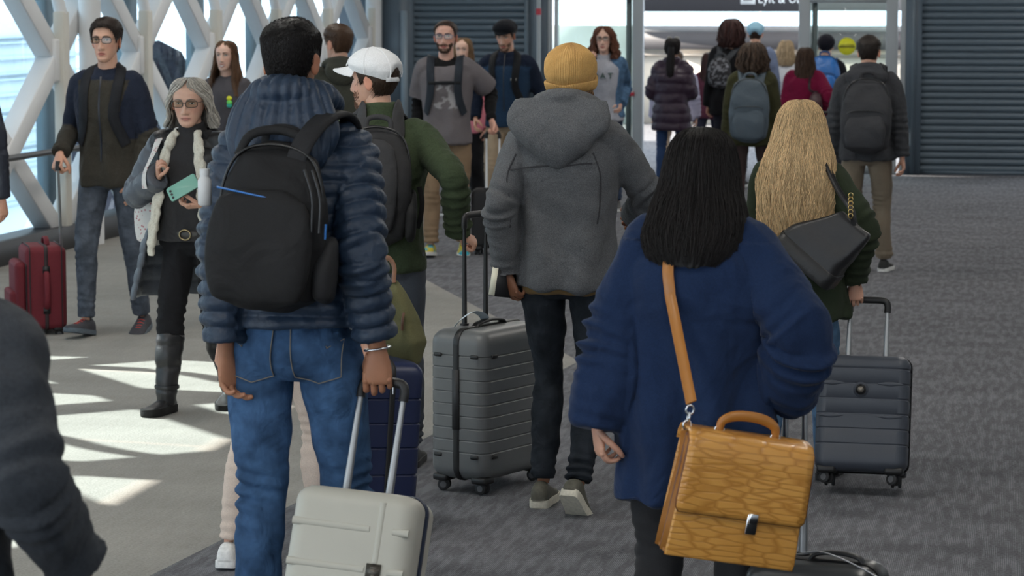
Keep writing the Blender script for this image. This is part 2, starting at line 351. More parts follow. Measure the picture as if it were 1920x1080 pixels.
def hair_long(P, col, env, gap, n=420, seed=3, rad=.0035, wave=(.006, 30), ridge=.006, nr=46, kr=.3, root=None, name='hair', bottom=None, space='head', lock=.4, m=13):
    """hair volume lofted through env rows (z, half width, y centre, half depth), open in front by gap degrees per row, plus strands over it"""
    env = np.array(env, float); g = np.random.RandomState(seed); gap = np.interp(env[:, 0][::-1], *gap)[::-1] if isinstance(gap, tuple) else np.full(len(env), gap)
    E = crom(np.column_stack([env, gap]), 5); na = 90
    ph1, ph2, ph3 = g.uniform(0, 6.28, 3)
    def pt(i, u, off=0.0):        # i float row, u in 0..1 around
        z, w, yc, d, gp = [np.interp(i, np.arange(len(E)), E[:, k]) for k in range(5)]
        a = np.radians(gp) + u * (2 * math.pi - 2 * np.radians(gp)); s = i / (len(E) - 1)
        rg = ridge * s * (np.sin(nr * a + ph1 + 2.2 * np.sin(3 * s + a * 2)) + .6 * np.sin(nr * 2.3 * a + ph2 + 4 * s) + .8 * np.sin(nr * .4 * a + ph3 - 2 * s))
        wv = wave[0] * np.sin(wave[1] * z + 5 * np.sin(a * 2 + ph2)) * smooth(.25, .8, s)
        return np.stack([np.sin(a) * (w + rg + off) + wv, yc + np.cos(a) * (d + rg + off), z + 0 * a], -1)
    Rg = [pt(np.full(na, float(i)), np.linspace(0, 1, na)) for i in range(len(E))]
    b = Rg[-1]; 
    if bottom is not None: b[:, 2] += bottom * np.abs(wob(b, 60, seed))
    V, f = rings(Rg, closed=False, caps=(False, False)); mb = MB(); sh = np.asarray(col) * .75
    mb.add(V, f, sh); V2 = V.copy(); c0 = np.array([0, 0, 0]); 
    inner = [np.column_stack([r[:, 0] * .86, (r[:, 1] - e[2]) * .8 + e[2], r[:, 2] - .003]) for r, e in zip(Rg, E)]
    Vi, fi = rings(inner, closed=False, caps=(False, False)); mb.add(Vi, fi, sh * .8)
    m = m if P.vox < .0105 else 9; u = g.uniform(0, 1, (n, 1)); i0 = g.uniform(0, .35, (n, 1)) * len(E); i1 = len(E) - 1 - g.uniform(0, .12, (n, 1)) * len(E) * (g.uniform(size=(n, 1)) < .6); tt = np.linspace(0, 1, m)[None]; ii = i0 + (i1 - i0) * tt
    uu = np.clip(u + lock * .04 * np.sin(ii * .35 + g.uniform(0, 6, (n, 1))) + g.normal(size=(n, 1)) * .01 * (ii - i0) / m, 0, 1); paths = pt(ii.ravel(), uu.ravel(), np.repeat(g.uniform(-.002, .007, n), m)).reshape(n, m, 3) + g.normal(size=(n, 1, 3)) * .001
    cols = np.clip(np.asarray(col)[None] * (1 + g.uniform(-kr, kr, n))[:, None], 0, 1)
    strand_tubes(paths, rad, cols, mb)
    return P.put_head(mb, name, M_hair) if space == 'head' else mb.build(name, M_hair, P.o)

# ------------------------------------------------------------------ hands
def hand_parts(w, d, n, t, curl=.35, sc=1.0, fore=None, thumb=.5, spread=.0, cj=(1.0, 1.65, 1.0)):
    """wrist w, finger direction d, palm normal n, thumb side t; curl 0 flat .. 1 fist"""
    w = np.asarray(w, float); d = nrm(d); n = np.asarray(n, float); n = nrm(n - d * (n @ d)); t = np.asarray(t, float); t = nrm(t - d * (t @ d) - n * (t @ n))
    w = w.copy(); parts = []; fo = nrm(fore) if fore is not None else -d
    parts.append(tube([w + fo * .10 * sc, w + fo * .03 * sc, w, w + d * .03 * sc, w + d * .065 * sc, w + d * .092 * sc],
                      np.array([[.027, .024], [.026, .021], [.025, .019], [.034, .017], [.040, .015], [.036, .011]]) * sc, ref=n, seg=14, sub=3))
    for i, (o, L, r) in enumerate([(.0320, .072, .0086), (.0108, .080, .0089), (-.0108, .074, .0086), (-.0312, .058, .0076)]):
        p = w + d * (.083 - .004 * abs(i - 1)) * sc + t * o * sc; a = 0; P = [p - d * .02 * sc, p]; dd = d + t * spread * (1.5 - i) * .2
        for k, fr in enumerate((.45, .31, .24)):
            a += curl * cj[k] * (1 + .08 * i); P.append(P[-1] + (nrm(dd) * math.cos(a) + n * math.sin(a)) * L * fr * sc)
        parts.append(tube(P, np.array([r, r * 1.05, r, r * .92, r * .75]) * sc, ref=t, seg=9, sub=3))
        parts.append(ellipsoid(P[-1], (r * .74 * sc,) * 3, 8, 6)); parts.append(ellipsoid(p + d * .004 * sc - n * .002 * sc, (r * 1.12 * sc,) * 3, 8, 6))
    p = w + d * .022 * sc + t * .022 * sc + n * .006 * sc; a1 = nrm(t * (1.0 - thumb * .8) + d * .8 + n * (.25 + .7 * thumb))
    p1 = p + a1 * .042 * sc; a2 = nrm(a1 + d * .3 + n * .5 * thumb - t * .5 * thumb); p2 = p1 + a2 * .032 * sc; p3 = p2 + nrm(a2 + d * .2 - t * .4 * thumb) * .025 * sc
    parts.append(tube([p - a1 * .012 * sc, p, p1, p2, p3], np.array([.014, .0145, .0115, .0105, .0075]) * sc, ref=n, seg=8, sub=3)); parts.append(ellipsoid(p3, (.0074 * sc,) * 3, 8, 6))
    return parts
def ik(a, tgt, l1, l2, pole):
    a = np.asarray(a, float); tgt = np.asarray(tgt, float); v = tgt - a; L = np.linalg.norm(v); m = (l1 + l2) * .999
    if L > m: tgt = a + v / L * m; v = tgt - a; L = m
    u = v / L; p = np.asarray(pole, float); p = nrm(p - u * (p @ u)); c = (l1 * l1 + L * L - l2 * l2) / (2 * l1 * L); c = max(-1, min(1, c))
    return a + u * l1 * c + p * l1 * math.sqrt(1 - c * c), tgt

TORSO = {'m': [(.70, .178, .122), (.80, .176, .122), (.92, .174, .124), (1.05, .160, .114), (1.18, .168, .117), (1.30, .184, .124), (1.39, .186, .116), (1.45, .150, .096), (1.49, .088, .074), (1.525, .064, .064)],
         'f': [(.70, .182, .124), (.80, .180, .124), (.92, .176, .126), (1.05, .144, .106), (1.18, .150, .114), (1.30, .163, .122), (1.385, .164, .108), (1.44, .132, .090), (1.475, .076, .068), (1.51, .056, .058)]}
SKIN = {'light': (.62, .36, .26), 'pale': (.66, .42, .33), 'tan': (.42, .21, .125), 'brown': (.30, .145, .085)}
class Person:
    def __init__(s, label, px, fy, H, rz, sex='m', skin='light', lean=.03, drop=.012, legs=((.12, 0, 0), (-.12, 0, 12)), arms=(None, None), head=(0, 0), vox=.01, hi=False,
                 width=1.0, legx=.02, nose=1.0, pos=None, hroll=0, ears=True, group=None, headx=0.0, hw=1.0, hscale=1.0):
        s.hw = np.array([hw, 1, 1])
        s.pos = np.array(pos if pos is not None else gnd(px, fy)); s.H = H; s.rz = R(rz); s.k = k = H / (1.78 - drop); s.sex = sex; s.vox = vox; s.hi = hi; s.nose = nose
        s.D = dist(s.pos); s.wd = width; s.skin = np.array(SKIN.get(skin, skin)); s.lean = lean; s.seed = int(px * 7 + fy) % 1000 + 5
        s.hs = min(1.03, max(.93, H / 1.75)) * hscale; s.Rz = np.array(Matrix.Rotation(s.rz, 3, 'Z'))
        f = sex == 'f'; s.sw = (.152 if f else .174) * k * width; s.zp = (.93 - drop) * k
        s.tab = np.array(TORSO[sex]); s.drop = drop * k
        s.sh = [np.array([sx * s.sw, s.sy(1.435 * k), 1.435 * k - s.drop]) for sx in (1, -1)]
        s.hip = [np.array([sx * .097 * k, 0, s.zp]) for sx in (1, -1)]
        s.knee, s.ank, s.fpitch = [None] * 2, [None] * 2, [0, 0]
        for i, sx in enumerate((1, -1)):
            lg = legs[i]; y, lift, pt = lg[:3]; tx = sx * (.097 * k + (lg[3] if len(lg) > 3 else legx)); a = np.array([tx, y, .085 * k + lift])
            s.knee[i], s.ank[i] = ik(s.hip[i], a, .425 * k, .425 * k, (sx * .05, 1, 0)); s.fpitch[i] = pt
        s.elb, s.wri, s.hand = [None] * 2, [None] * 2, [None] * 2
        for i, sx in enumerate((1, -1)):
            a = dict(arms[i] or {}); w = a.get('w', (sx * (s.sw + .075 * k), .0, .83 * k))
            if w[0] == 'px': w = s.loc(W(w[1], w[2], s.D + (w[3] if len(w) > 3 else 0)))
            s.elb[i], s.wri[i] = ik(s.sh[i], w, .295 * k, .265 * k, a.get('pole', (sx * .6, -1, 0)))
            fd = nrm(s.wri[i] - s.elb[i])
            s.hand[i] = dict(d=a.get('d', fd), n=a.get('n', (-sx, -.2, 0)), t=a.get('t', (0, 1, 0)), curl=a.get('curl', .4), thumb=a.get('thumb', .5), fore=-fd, skip=a.get('skip', False), spread=a.get('spread', 0), cj=a.get('cj', (1.0, 1.65, 1.0)))
        s.hR = rotm(head[0], head[1], hroll); s.nb = np.array([0, s.sy(1.50 * k), 1.50 * k - s.drop])
        s.hc = np.array([headx, s.sy(1.53 * k) + .018 + .002 * head[1], H - .117 * s.hs])
        s.o = None; s.body(ears); tag(s.o, label, 'person', group); s.gar = {}
    def sy(s, z): return s.lean * (z - .93 * s.k) / (.6 * s.k) if z > .93 * s.k else 0.0
    def loc(s, w): return (np.array(w) - s.pos) @ s.Rz
    def wor(s, l): return np.asarray(l, float) @ s.Rz.T + s.pos
    def hp(s, P): return (np.asarray(P, float) * s.hs * s.hw) @ s.hR.T + s.hc
    def put_head(s, mb, name, m):
        V, f = mb.arr(); return mk(name, s.hp(V), f, m, s.o, np.concatenate(mb.C))
    def body(s, ears):
        k = s.k; mb = MB(); V, f = head_mesh(s.hi, s.nose); c = np.tile(s.skin, (len(V), 1))
        if s.hi:
            x, y, z = V.T; fr = (y > .04); lip = fr * g2(z + .067, .0095) * g2(x, .021); c = c * (1 - .55 * lip[:, None] * np.array([.1, .75, .6]))
            ck = fr * g2(np.abs(x) - .04, .02) * g2(z + .025, .022); c = c * (1 - ck[:, None] * np.array([0, .12, .12]))
            if getattr(s, 'beard', 0): pass
        s.headcol = c; mb.add(s.hp(V), f, c)
        if ears:
            for sx in (1, -1): V, f = ear(sx); mb.add(s.hp(V), f, s.skin * (1.05, .85, .8))
        r = .056 if s.sex == 'm' else .048
        core = [tube([s.nb - (0, .0, .10), s.nb, s.hp((0, -.012, -.085)), s.hp((0, -.01, -.02))], [(r * 1.25, r * 1.2), (r * 1.06, r * 1.06), (r, r * 1.02), (r * .9, r)], seg=20)]
        V, f = core[0]; mb.add(V, f, s.skin)
        inn = [tube([(0, s.sy(z * k), z * k - s.drop) for z in (.91, 1.05, 1.25, 1.40, 1.47)], np.array([(.095, .055), (.10, .065), (.12, .075), (.115, .068), (.055, .055)]) * k)]
        for i in (0, 1):
            inn.append(tube([s.sh[i] * (.6, 1, 1), s.sh[i], s.elb[i], s.wri[i] - nrm(s.wri[i] - s.elb[i]) * .05], np.array([.045, .045, .035, .024]) * k))
            inn.append(tube([s.hip[i], s.knee[i] + (0, -.008, 0), s.ank[i]], np.array([.055, .034, .028]) * k))
        V, Q = remesh(inn, .022, 1); mb.add(V, Q, s.skin)
        for i in (0, 1):
            h = s.hand[i]
            if h['skip']: continue
            ps = hand_parts(s.wri[i], h['d'], h['n'], h['t'], h['curl'], (1.0 if s.sex == 'm' else .9) * min(1.05, k), h['fore'], h['thumb'], h['spread'], h['cj'])
            for V, f in ps: mb.add(V, f, s.skin * (1, .93, .9))
        V, f = mb.arr(); s.o = mk('person', V, f, M_skin, None, np.concatenate(mb.C)); s.o.location = s.pos; s.o.rotation_euler.z = s.rz
    # ---- face
    def face(s, brow=(.06, .035, .025), iris=(.06, .04, .03), smile=0, beard=None, glasses=None, browh=0.0, lens=(.5, .5, .45), lips=(.36, .12, .10)):
        n = s.nose
        def put(name, V, f, m, c): return mk(name, s.hp(V), f, m, s.o, c)
        for sx in (1, -1):
            xs = sx * np.linspace(.0175, .0445, 11); u = np.linspace(-1, 1, 11); arch = 1 - u * u
            mb = MB(); V, f = patch(xs, .0105 - .0048 * arch, .0105 + .0062 * arch, .0030, n, 5, .002); mb.add(V, f, (.68, .64, .60), 0)
            a = np.arange(14) * 2 * math.pi / 14; cx = sx * .031
            for rr, cc, of in ((.0058, iris, .0058), (.0026, (.01, .01, .01), .0062)):
                X = cx + rr * np.cos(a); Z = .0115 + rr * np.sin(a) * .92; Z = np.minimum(Z, .0165)
                Vd = np.stack([X, np.full(14, float(face_y(np.array([cx]), np.array([.0115]), n)[0]) + of), Z], 1); mb.add(Vd, [tuple(range(14))], cc, 0)
            V, f = mb.arr(); put('eye', V, f, M_wet, np.concatenate(mb.C))
            lid = tube([(q, float(face_y(np.array([q]), np.array([zz]), n)[0]) + .0045, zz) for q, zz in zip(xs, .0108 + .0064 * arch)], .0013, seg=5, sub=1); put('eyelid', *lid, M_hair, np.array(brow) * .6)
            xs = sx * np.linspace(.011, .050, 9); mid = .0285 + browh + .004 * np.array([0, .3, .6, .85, 1, 1, .8, .3, -.4]); th = np.interp(np.linspace(0, 1, 9), [0, .3, 1], [.0028, .0034, .0010])
            V, f = patch(xs, mid - th, mid + th, .0028, n, 4, .0016); put('eyebrow', V, f, M_hair, brow)
        xs = np.linspace(-.024, .024, 13) * (1 + .15 * smile); u = np.linspace(-1, 1, 13); cz = -.0668 + smile * (.011 * u * u - .002)
        mb = MB()
        if smile:
            V, f = patch(xs * .95, cz - .0075 * (1 - u * u) - .0004, cz + .0005, .0035, n, 4); mb.add(V, f, (.86, .83, .78))
            V, f = patch(xs, cz - .0125 * (1 - u * u) - .001, cz - .0078 * (1 - u * u), .0042, n, 4, .002); mb.add(V, f, lips)
            V, f = patch(xs, cz, cz + .0048 * (1 - u * u) + .0006, .004, n, 4, .0015); mb.add(V, f, lips)
        else:
            V, f = patch(xs, cz - .0009, cz + .0009, .0016, n, 3); mb.add(V, f, np.array(lips) * .35)
            V, f = patch(xs * .92, cz + .0008, cz + .006 * (1 - u * u) + .0008, .0010, n, 4, .001); mb.add(V, f, lips)
            V, f = patch(xs * .85, cz - .008 * (1 - u * u) - .001, cz - .0008, .0010, n, 4, .0015); mb.add(V, f, lips)
        V, f = mb.arr(); put('mouth', V, f, M_skin, np.concatenate(mb.C))
        if beard is not None: s.beard_mesh(beard)
        if glasses is not None: s.specs(glasses, lens)
    def beard_mesh(s, col, n=1500, dens=1.0):
        g = np.random.RandomState(3); mb = MB(); paths = []; cols = []
        for i in range(n):
            x = g.uniform(-.056, .056); z = g.uniform(-.112, -.035); ax = abs(x)
            ok = (z < -.078 - .05 * max(0, .03 - ax) * 0) or ax > .034 + .1 * max(0, -.055 - z) or (-.058 < z < -.048 and ax < .028)
            if ax < .018 and -.08 < z < -.058: ok = False
            if z > -.045 and ax < .045: ok = False
            w = head_ring(z)[0]
            if not ok or ax > w * .97: continue
            y = float(face_y(np.array([x]), np.array([z]), s.nose)[0]); p = np.array([x, y - .001, z]); d = nrm(np.array([x * 4, .5, -.9]) + g.normal(size=3) * .3)
            paths.append(np.array([p, p + d * .005, p + d * .009])); cols.append(jit(col, g, .3))
        strand_tubes(paths, .0014, cols, mb); s.put_head(mb, 'beard', M_hair)
    def specs(s, col, lens=(.5, .5, .45), wx=.0265, hz=.0165):
        fr = MB(); ln = MB(); yb = float(face_y(np.array([.03]), np.array([.03]), s.nose)[0]) + .010; yb = max(yb, float(face_y(np.array([.0]), np.array([.012]), s.nose)[0]) + .002)
        a = np.arange(20) * 2 * math.pi / 20
        for sx in (1, -1):
            X = sx * .0335 + wx * np.sign(np.cos(a)) * np.abs(np.cos(a)) ** .55; Z = .009 + hz * np.sign(np.sin(a)) * np.abs(np.sin(a)) ** .6
            Y = yb - 1.2 * (np.abs(X) - .0) ** 2 * 2.5; ring = np.stack([X, Y, Z], 1)
            V, f = tube(np.vstack([ring, ring[:1]]), (.0019, .0019), ref=(0, 1, 0), seg=6, sub=1, cap=False); fr.add(V, f, col)
            ln.add(ring, [tuple(range(20))])
            x1 = sx * (.0335 + wx); y1 = yb - 3.0 * x1 * x1
            V, f = tube([(x1, y1, .017), (sx * .073, y1 - .02, .017), (sx * .078, -.0, .014), (sx * .077, -.025, .0)], (.0014, .0022), ref=(1, 0, 0), seg=6, sub=3); fr.add(V, f, col)
        V, f = tube([(-.009, yb, .013), (0, yb + .002, .016), (.009, yb, .013)], .0018, seg=6); fr.add(V, f, col)
        V, f = fr.arr(); o = mk('glasses', s.hp(V), f, M_plastic, s.o, np.concatenate(fr.C)); V, f = ln.arr(); mk('lens', s.hp(V), f, M_lens, o)
    # ---- clothing
    def trow(s, z):      # torso half width and half depth at height z (metres, undropped)
        q = z / s.k; return np.array([np.interp(q, s.tab[:, 0], s.tab[:, 1]) * s.k * s.wd, np.interp(q, s.tab[:, 0], s.tab[:, 2]) * s.k * (.5 + .5 * s.wd)])
    def bones(s):
        k = s.k; return [np.array([[0, 0, .6 * k], [0, s.sy(1.5 * k), 1.5 * k]])] + [np.array([s.sh[i] * (.75, 1, 1), s.elb[i], s.wri[i]]) for i in (0, 1)]
    def axial(s, V, bones):
        best = np.full(len(V), 1e9); t = np.zeros(len(V)); b = np.zeros(len(V), int)
        for j, B in enumerate(bones):
            acc = 0
            for a, c in zip(B[:-1], B[1:]):
                d = c - a; L = np.linalg.norm(d); u = np.clip(((V - a) @ d) / L / L, 0, 1); q = np.linalg.norm(V - a - u[:, None] * d, axis=1)
                q = q - (.13 * s.k if j == 0 and len(bones) > 2 else 0); m = q < best; best[m] = q[m]; t[m] = acc + u[m] * L; b[m] = j; acc += L
        return b, t
    def top(s, name, col, m, hem=.80, ease=.012, sleeve=1.0, sr=1.0, collar=None, quilt=None, fold=.004, paint=None, vox=None, flare=0.0, cuff=1.0, arms=True, parts=(), open_=None, elbow=.006, smoothn=3, zmax=1.49, bell=0.0, sag=0.0, post=None, drape=None):
        k = s.k; vox = vox or s.vox; P = []
        zs = [hem] + [z for z in s.tab[:, 0] if z > hem + .03 and z <= zmax]; pts, rad = [], []
        for z in zs:
            a, b = s.trow(z * k); e = ease * (1 if z < 1.42 else .55) + flare * max(0, (1.15 - z) / .4)
            pts.append((0, s.sy(z * k), z * k - s.drop)); rad.append((a + e, b + e))
        if collar:
            cr, czh = collar; pts.append((0, s.sy(1.5 * k) + .006, 1.5 * k + czh * .4 - s.drop)); rad.append((cr, cr * 1.02)); pts.append((0, s.sy(1.5 * k) + .012, 1.5 * k + czh - s.drop)); rad.append((cr * .97, cr))
        if open_ is None: P.append(tube(pts, rad, seg=36, sub=4, pw=2.25))
        else:                                             # coat hanging open: a thick C of cloth
            A = crom(np.hstack([np.array(pts), np.array(rad)]), 4); Rg = []
            for row in A:
                g = R(np.interp(row[2] / k, *open_)); an = np.linspace(g, 2 * math.pi - g, 40); o = np.stack([row[0] + np.sin(an) * row[3], row[1] + np.cos(an) * row[4], np.full(40, row[2])], 1)
                i_ = np.stack([row[0] + np.sin(an) * (row[3] - .024), row[1] + np.cos(an) * (row[4] - .024), np.full(40, row[2])], 1); Rg.append(np.vstack([o, i_[::-1]]))
            P.append(rings(Rg))
        if arms:
            for i in (0, 1):
                S, E, Wr = s.sh[i], s.elb[i], s.wri[i]; end = Wr
                if sleeve < .5: end = S + (E - S) * sleeve * 2; pp = [S * (.55, 1, 1) + (0, 0, -.012), S * (.88, 1, 1), S + (E - S) * sleeve, end]; rr = [.056, .066, .068, .070]
                else:
                    end = E + (Wr - E) * (sleeve - .5) * 2; mid = S + (E - S) * .5
                    pp = [S * (.55, 1, 1) + (0, 0, -.014), S * (.9, 1, 1), mid, E, (E + end) / 2 + (0, 0, -sag), end - (end - E) * .12, end]; rr = [.056, .064, .060, .055 + bell * .3, .050 + bell, .044 + bell * .6, .042 * cuff]
                P.append(tube(pp, np.array(rr) * k * sr * (.92 if s.sex == 'f' else 1) + ease * .55, ref=(.2, 1, .1), seg=20, sub=5))
        P += [(np.asarray(v), f) for v, f in parts]
        V, Q = remesh(P, vox, smoothn); B = s.bones(); b, t = s.axial(V, B); N = vnorm(V, Q); d = np.zeros(len(V)); z = V[:, 2]
        if fold:
            d += fold * wob(V * (1, 1, .45), 26, s.seed) + fold * .6 * wob(V * (1, 1, .6), 55, s.seed + 1)
        if elbow and arms:
            le = .295 * k; isarm = b > 0; e = np.exp(-((t - le - .03) / .09) ** 2) + .7 * np.exp(-((t - le - .25 * k) / .05) ** 2)
            d += isarm * elbow * e * np.sin(t * 2 * math.pi / .045 + 2.6 * wob(V, 13, s.seed + 2)) * np.clip(.55 + .6 * wob(V, 15, s.seed + 3), 0, 1.4)
        if drape:
            da, dn = drape; az = np.arctan2(V[:, 0], V[:, 1]); zz = V[:, 2] / k; d += (b == 0) * da * smooth(1.42, 1.0, zz) * np.sin(dn * az + 2.2 * np.sin(zz * 5 + az) + 1.5 * wob(V * (1, 1, .4), 7, s.seed + 11)) + da * .7 * wob(V * (1, 1, .35), 13, s.seed + 12) * (zz < 1.45)
        if quilt:
            lam, amp = quilt; tt = np.where(b == 0, z, t) + .005 * wob(V, 18, s.seed + 4); sn = np.abs(np.sin(math.pi * tt / lam)); d += amp * (sn ** .55 - .75) + amp * .22 * wob(V * (1, 1, .35), 95, s.seed + 5) * sn
        V = V + N * d[:, None]
        if post: V = post(V, b, t)
        c = np.tile(np.asarray(col, float), (len(V), 1))
        if paint: c = paint(V, b, t, c)
        o = mk(name, V, Q, m, s.o, c); s.gar[name] = (V, Q, o); s.bvh = BVHTree.FromPolygons(V.tolist(), Q.tolist()); return o
    def legs(s, name, col, m, r=1.0, ank=1.0, fold=.004, paint=None, vox=None, waist=.99, end=.0, knee=.005, stack=.006, seat=1.0):
        k = s.k; vox = vox or s.vox; a, b = s.trow(.92 * k); P = []
        P.append(tube([(0, 0, waist * k - s.drop), (0, -.005, .93 * k - s.drop), (0, -.012, .89 * k - s.drop), (0, -.004, .835 * k - s.drop)], np.array([(.150 / .174 * a, .108 * k), (a * .99, .118 * k * seat), (a * .96, .118 * k * seat), (a * .62, .075 * k)]), seg=30, sub=4, pw=2.3))
        for i in (0, 1):
            h, kn, an = s.hip[i], s.knee[i], s.ank[i]; up = (h - kn); dn = (an - kn); e = an + nrm(dn) * (end - .02) * k
            P.append(tube([h + (0, -.006, .02), h - up * .22 + (0, -.008, 0), h - up * .6, kn + (0, .006, 0), kn + dn * .3 + (0, -.012, 0), kn + dn * .7, e], np.array([.084, .087 * (.6 + .4 * r), .074 * r, .061 * r, .060 * r, .052 * r * ank, .050 * r * ank]) * k * (.97 if s.sex == 'f' else 1), ref=(.1, 1, .05), seg=22, sub=5))
        V, Q = remesh(P, vox, 3); B = [np.array([s.hip[i], s.knee[i], s.ank[i]]) for i in (0, 1)]; bb, t = s.axial(V, B); N = vnorm(V, Q)
        d = fold * wob(V * (1, 1, .5), 26, s.seed + 7) + fold * .6 * wob(V * (1, 1, .8), 60, s.seed + 8); lk = .425 * k
        e = knee * np.exp(-((t - lk) / .10) ** 2) + stack * np.exp(-((t - 2 * lk + .03) / .10) ** 2)
        d += e * np.sin(t * 2 * math.pi / .040 + 2.6 * wob(V, 12, s.seed + 9)) * np.clip(.5 + .6 * wob(V, 14, s.seed + 10), 0, 1.4); V = V + N * d[:, None]; c = np.tile(np.asarray(col, float), (len(V), 1))
        if paint: c = paint(V, bb, t, c)
        o = mk(name, V, Q, m, s.o, c); s.gar[name] = (V, Q, o); return o
    def shoes(s, col, sole=(.8, .8, .78), m=None, lace=None, boot=0.0, name='shoe', size=1.0, solh=.022, only=None):
        k = s.k * size
        for i, sx in enumerate((1, -1)):
            if only is not None and i != only: continue
            p = s.fpitch[i]; A = rotm(-sx * 7, p); base = s.ank[i] - np.array([0, 0, .085 * s.k])
            if p > 0: piv = np.array([0, .12 * k, 0]); 
            else: piv = np.array([0, -.06 * k, 0])
            def T(V): return (np.asarray(V) - piv) @ A.T + piv + base
            if p > 0:   # keep the ankle where it is: shift so the ankle stays put
                sh = np.array([0, 0, .085 * k]); delta = (base + sh) - T(sh)
            else: delta = np.zeros(3)
            T2 = lambda V: T(V) + delta
            ys = np.array([-.075, -.06, -.02, .03, .08, .13, .165, .185]) * k; wd = np.array([.024, .034, .037, .038, .045, .046, .036, .016]) * k; hh = np.array([.065, .085, .10, .082, .060, .048, .040, .026]) * k
            xo = np.array([0, 0, 0, .002, .004, .002, -.003, -.006]) * k * -sx
            Rg = []
            for y, w, h, x in zip(crom(ys[:, None], 3)[:, 0], crom(wd[:, None], 3)[:, 0], crom(hh[:, None], 3)[:, 0], crom(xo[:, None], 3)[:, 0]):
                an = np.linspace(0, math.pi, 11); Rg.append(np.stack([x + w * np.sign(np.cos(an)) * np.abs(np.cos(an)) ** .7, np.full(11, y), solh + (h - solh) * np.sin(an) ** .75], 1))
            V, f = rings(Rg); o = mk(name, T2(V), f, m or M_shoe, s.o, col)
            an = np.arange(24) * 2 * math.pi / 24; yy = crom(ys[:, None], 3)[:, 0]; ww = crom(wd[:, None], 3)[:, 0] + .004; xx = crom(xo[:, None], 3)[:, 0]
            loop = np.vstack([np.column_stack([xx + ww, yy]), np.column_stack([xx - ww, yy])[::-1]]); Rg = [np.column_stack([loop * 1.0, np.full(len(loop), q)]) for q in (.001, .006, solh, solh + .006)]; Rg[0][:, :2] *= .98
            V, f = rings(Rg); mk('sole', T2(V), f, M_shoe, o, sole)
            if lace is not None:
                mb = MB()
                for q in range(4):
                    y = (.035 + .022 * q) * k; h = np.interp(y, ys, hh) + .002; V, f = tube([(-.022 * k, y, h - .010), (0, y + .004, h), (.022 * k, y, h - .010)], .003, seg=5); mb.add(V, f, lace)
                V, f = mb.arr(); mk('lace', T2(V), f, M_shoe, o, lace)
            if boot:
                d = nrm(s.knee[i] - s.ank[i]); a = s.ank[i]; r0 = .055 * s.k
                V, Q = remesh([tube([a - (0, 0, .05 * s.k), a + d * .03, a + d * .12, a + d * boot * .75, a + d * boot], np.array([.048, .058, .062, .074, .078]) * s.k, seg=20)], .008, 2); N = vnorm(V, Q)
                V = V + N * (.004 * wob(V * (1, 1, 2), 40, 5))[:, None]; mk('boot_shaft', V, Q, m, o, col)
                V, f = tube([a + d * .05 + np.array([math.cos(q) * .056, math.sin(q) * .056, 0]) for q in np.linspace(0, 6.29, 17)], (.004, .010), ref=(0, 0, 1), seg=6, sub=1, cap=False); mk('buckle_strap', V, f, m, o, np.asarray(col) * .7)
    # ---- things lying on the clothes
    def lay(s, pts, off, sub=5, bvh=None):
        P = crom(np.asarray(pts, float), sub); out, nn = [], []
        for p in P:
            h, n, i, d = (bvh or s.bvh).find_nearest(Vector(p)); out.append(np.array(h) + np.array(n) * off); nn.append(np.array(n))
        out = np.array(out); nn = np.array(nn)
        for _ in range(3): out[1:-1] = out[1:-1] * .5 + (out[:-2] + out[2:]) * .25; nn[1:-1] = nn[1:-1] * .5 + (nn[:-2] + nn[2:]) * .25
        return out, nn
    def strap(s, name, pts, w, th, m, col, parent, off=None, sub=6):
        P, n = s.lay(pts, th if off is None else off, sub); V, f = tube(P, (w / 2, th / 2), ref=n, seg=8, sub=1, pw=5); return mk(name, V, f, m, parent, col)
    def bvh_all(s):
        V, F_, n = [], [], 0
        for q in s.gar.values(): V += q[0].tolist(); F_ += (q[1] + n).tolist(); n += len(q[0])
        s.bvh = BVHTree.FromPolygons(V, F_)
    def root(s, name, label, cat, group=None):           # a carried thing, in the bearer's own frame
        return empty(name, s.pos, (0, 0, s.rz), label, cat, group)
M_wet = fabric('eyeball', .15, None, None, spec=.5, grain=(10, .02))
M_plastic = fabric('plastic', .35, None, None, spec=.5, grain=(10, .02))
def lens_mat():
    m = bpy.data.materials.new('spectacle_lens'); nt, b = nodes_of(m); tr = nt.nodes.new('ShaderNodeBsdfTransparent'); tr.inputs[0].default_value = (.78, .78, .72, 1)
    gl = nt.nodes.new('ShaderNodeBsdfGlossy'); gl.inputs['Roughness'].default_value = .05; mx = nt.nodes.new('ShaderNodeMixShader'); mx.inputs[0].default_value = .06
    nt.links.new(tr.outputs[0], mx.inputs[1]); nt.links.new(gl.outputs[0], mx.inputs[2]); nt.links.new(mx.outputs[0], nt.nodes['Material Output'].inputs['Surface']); return m
M_lens = lens_mat()
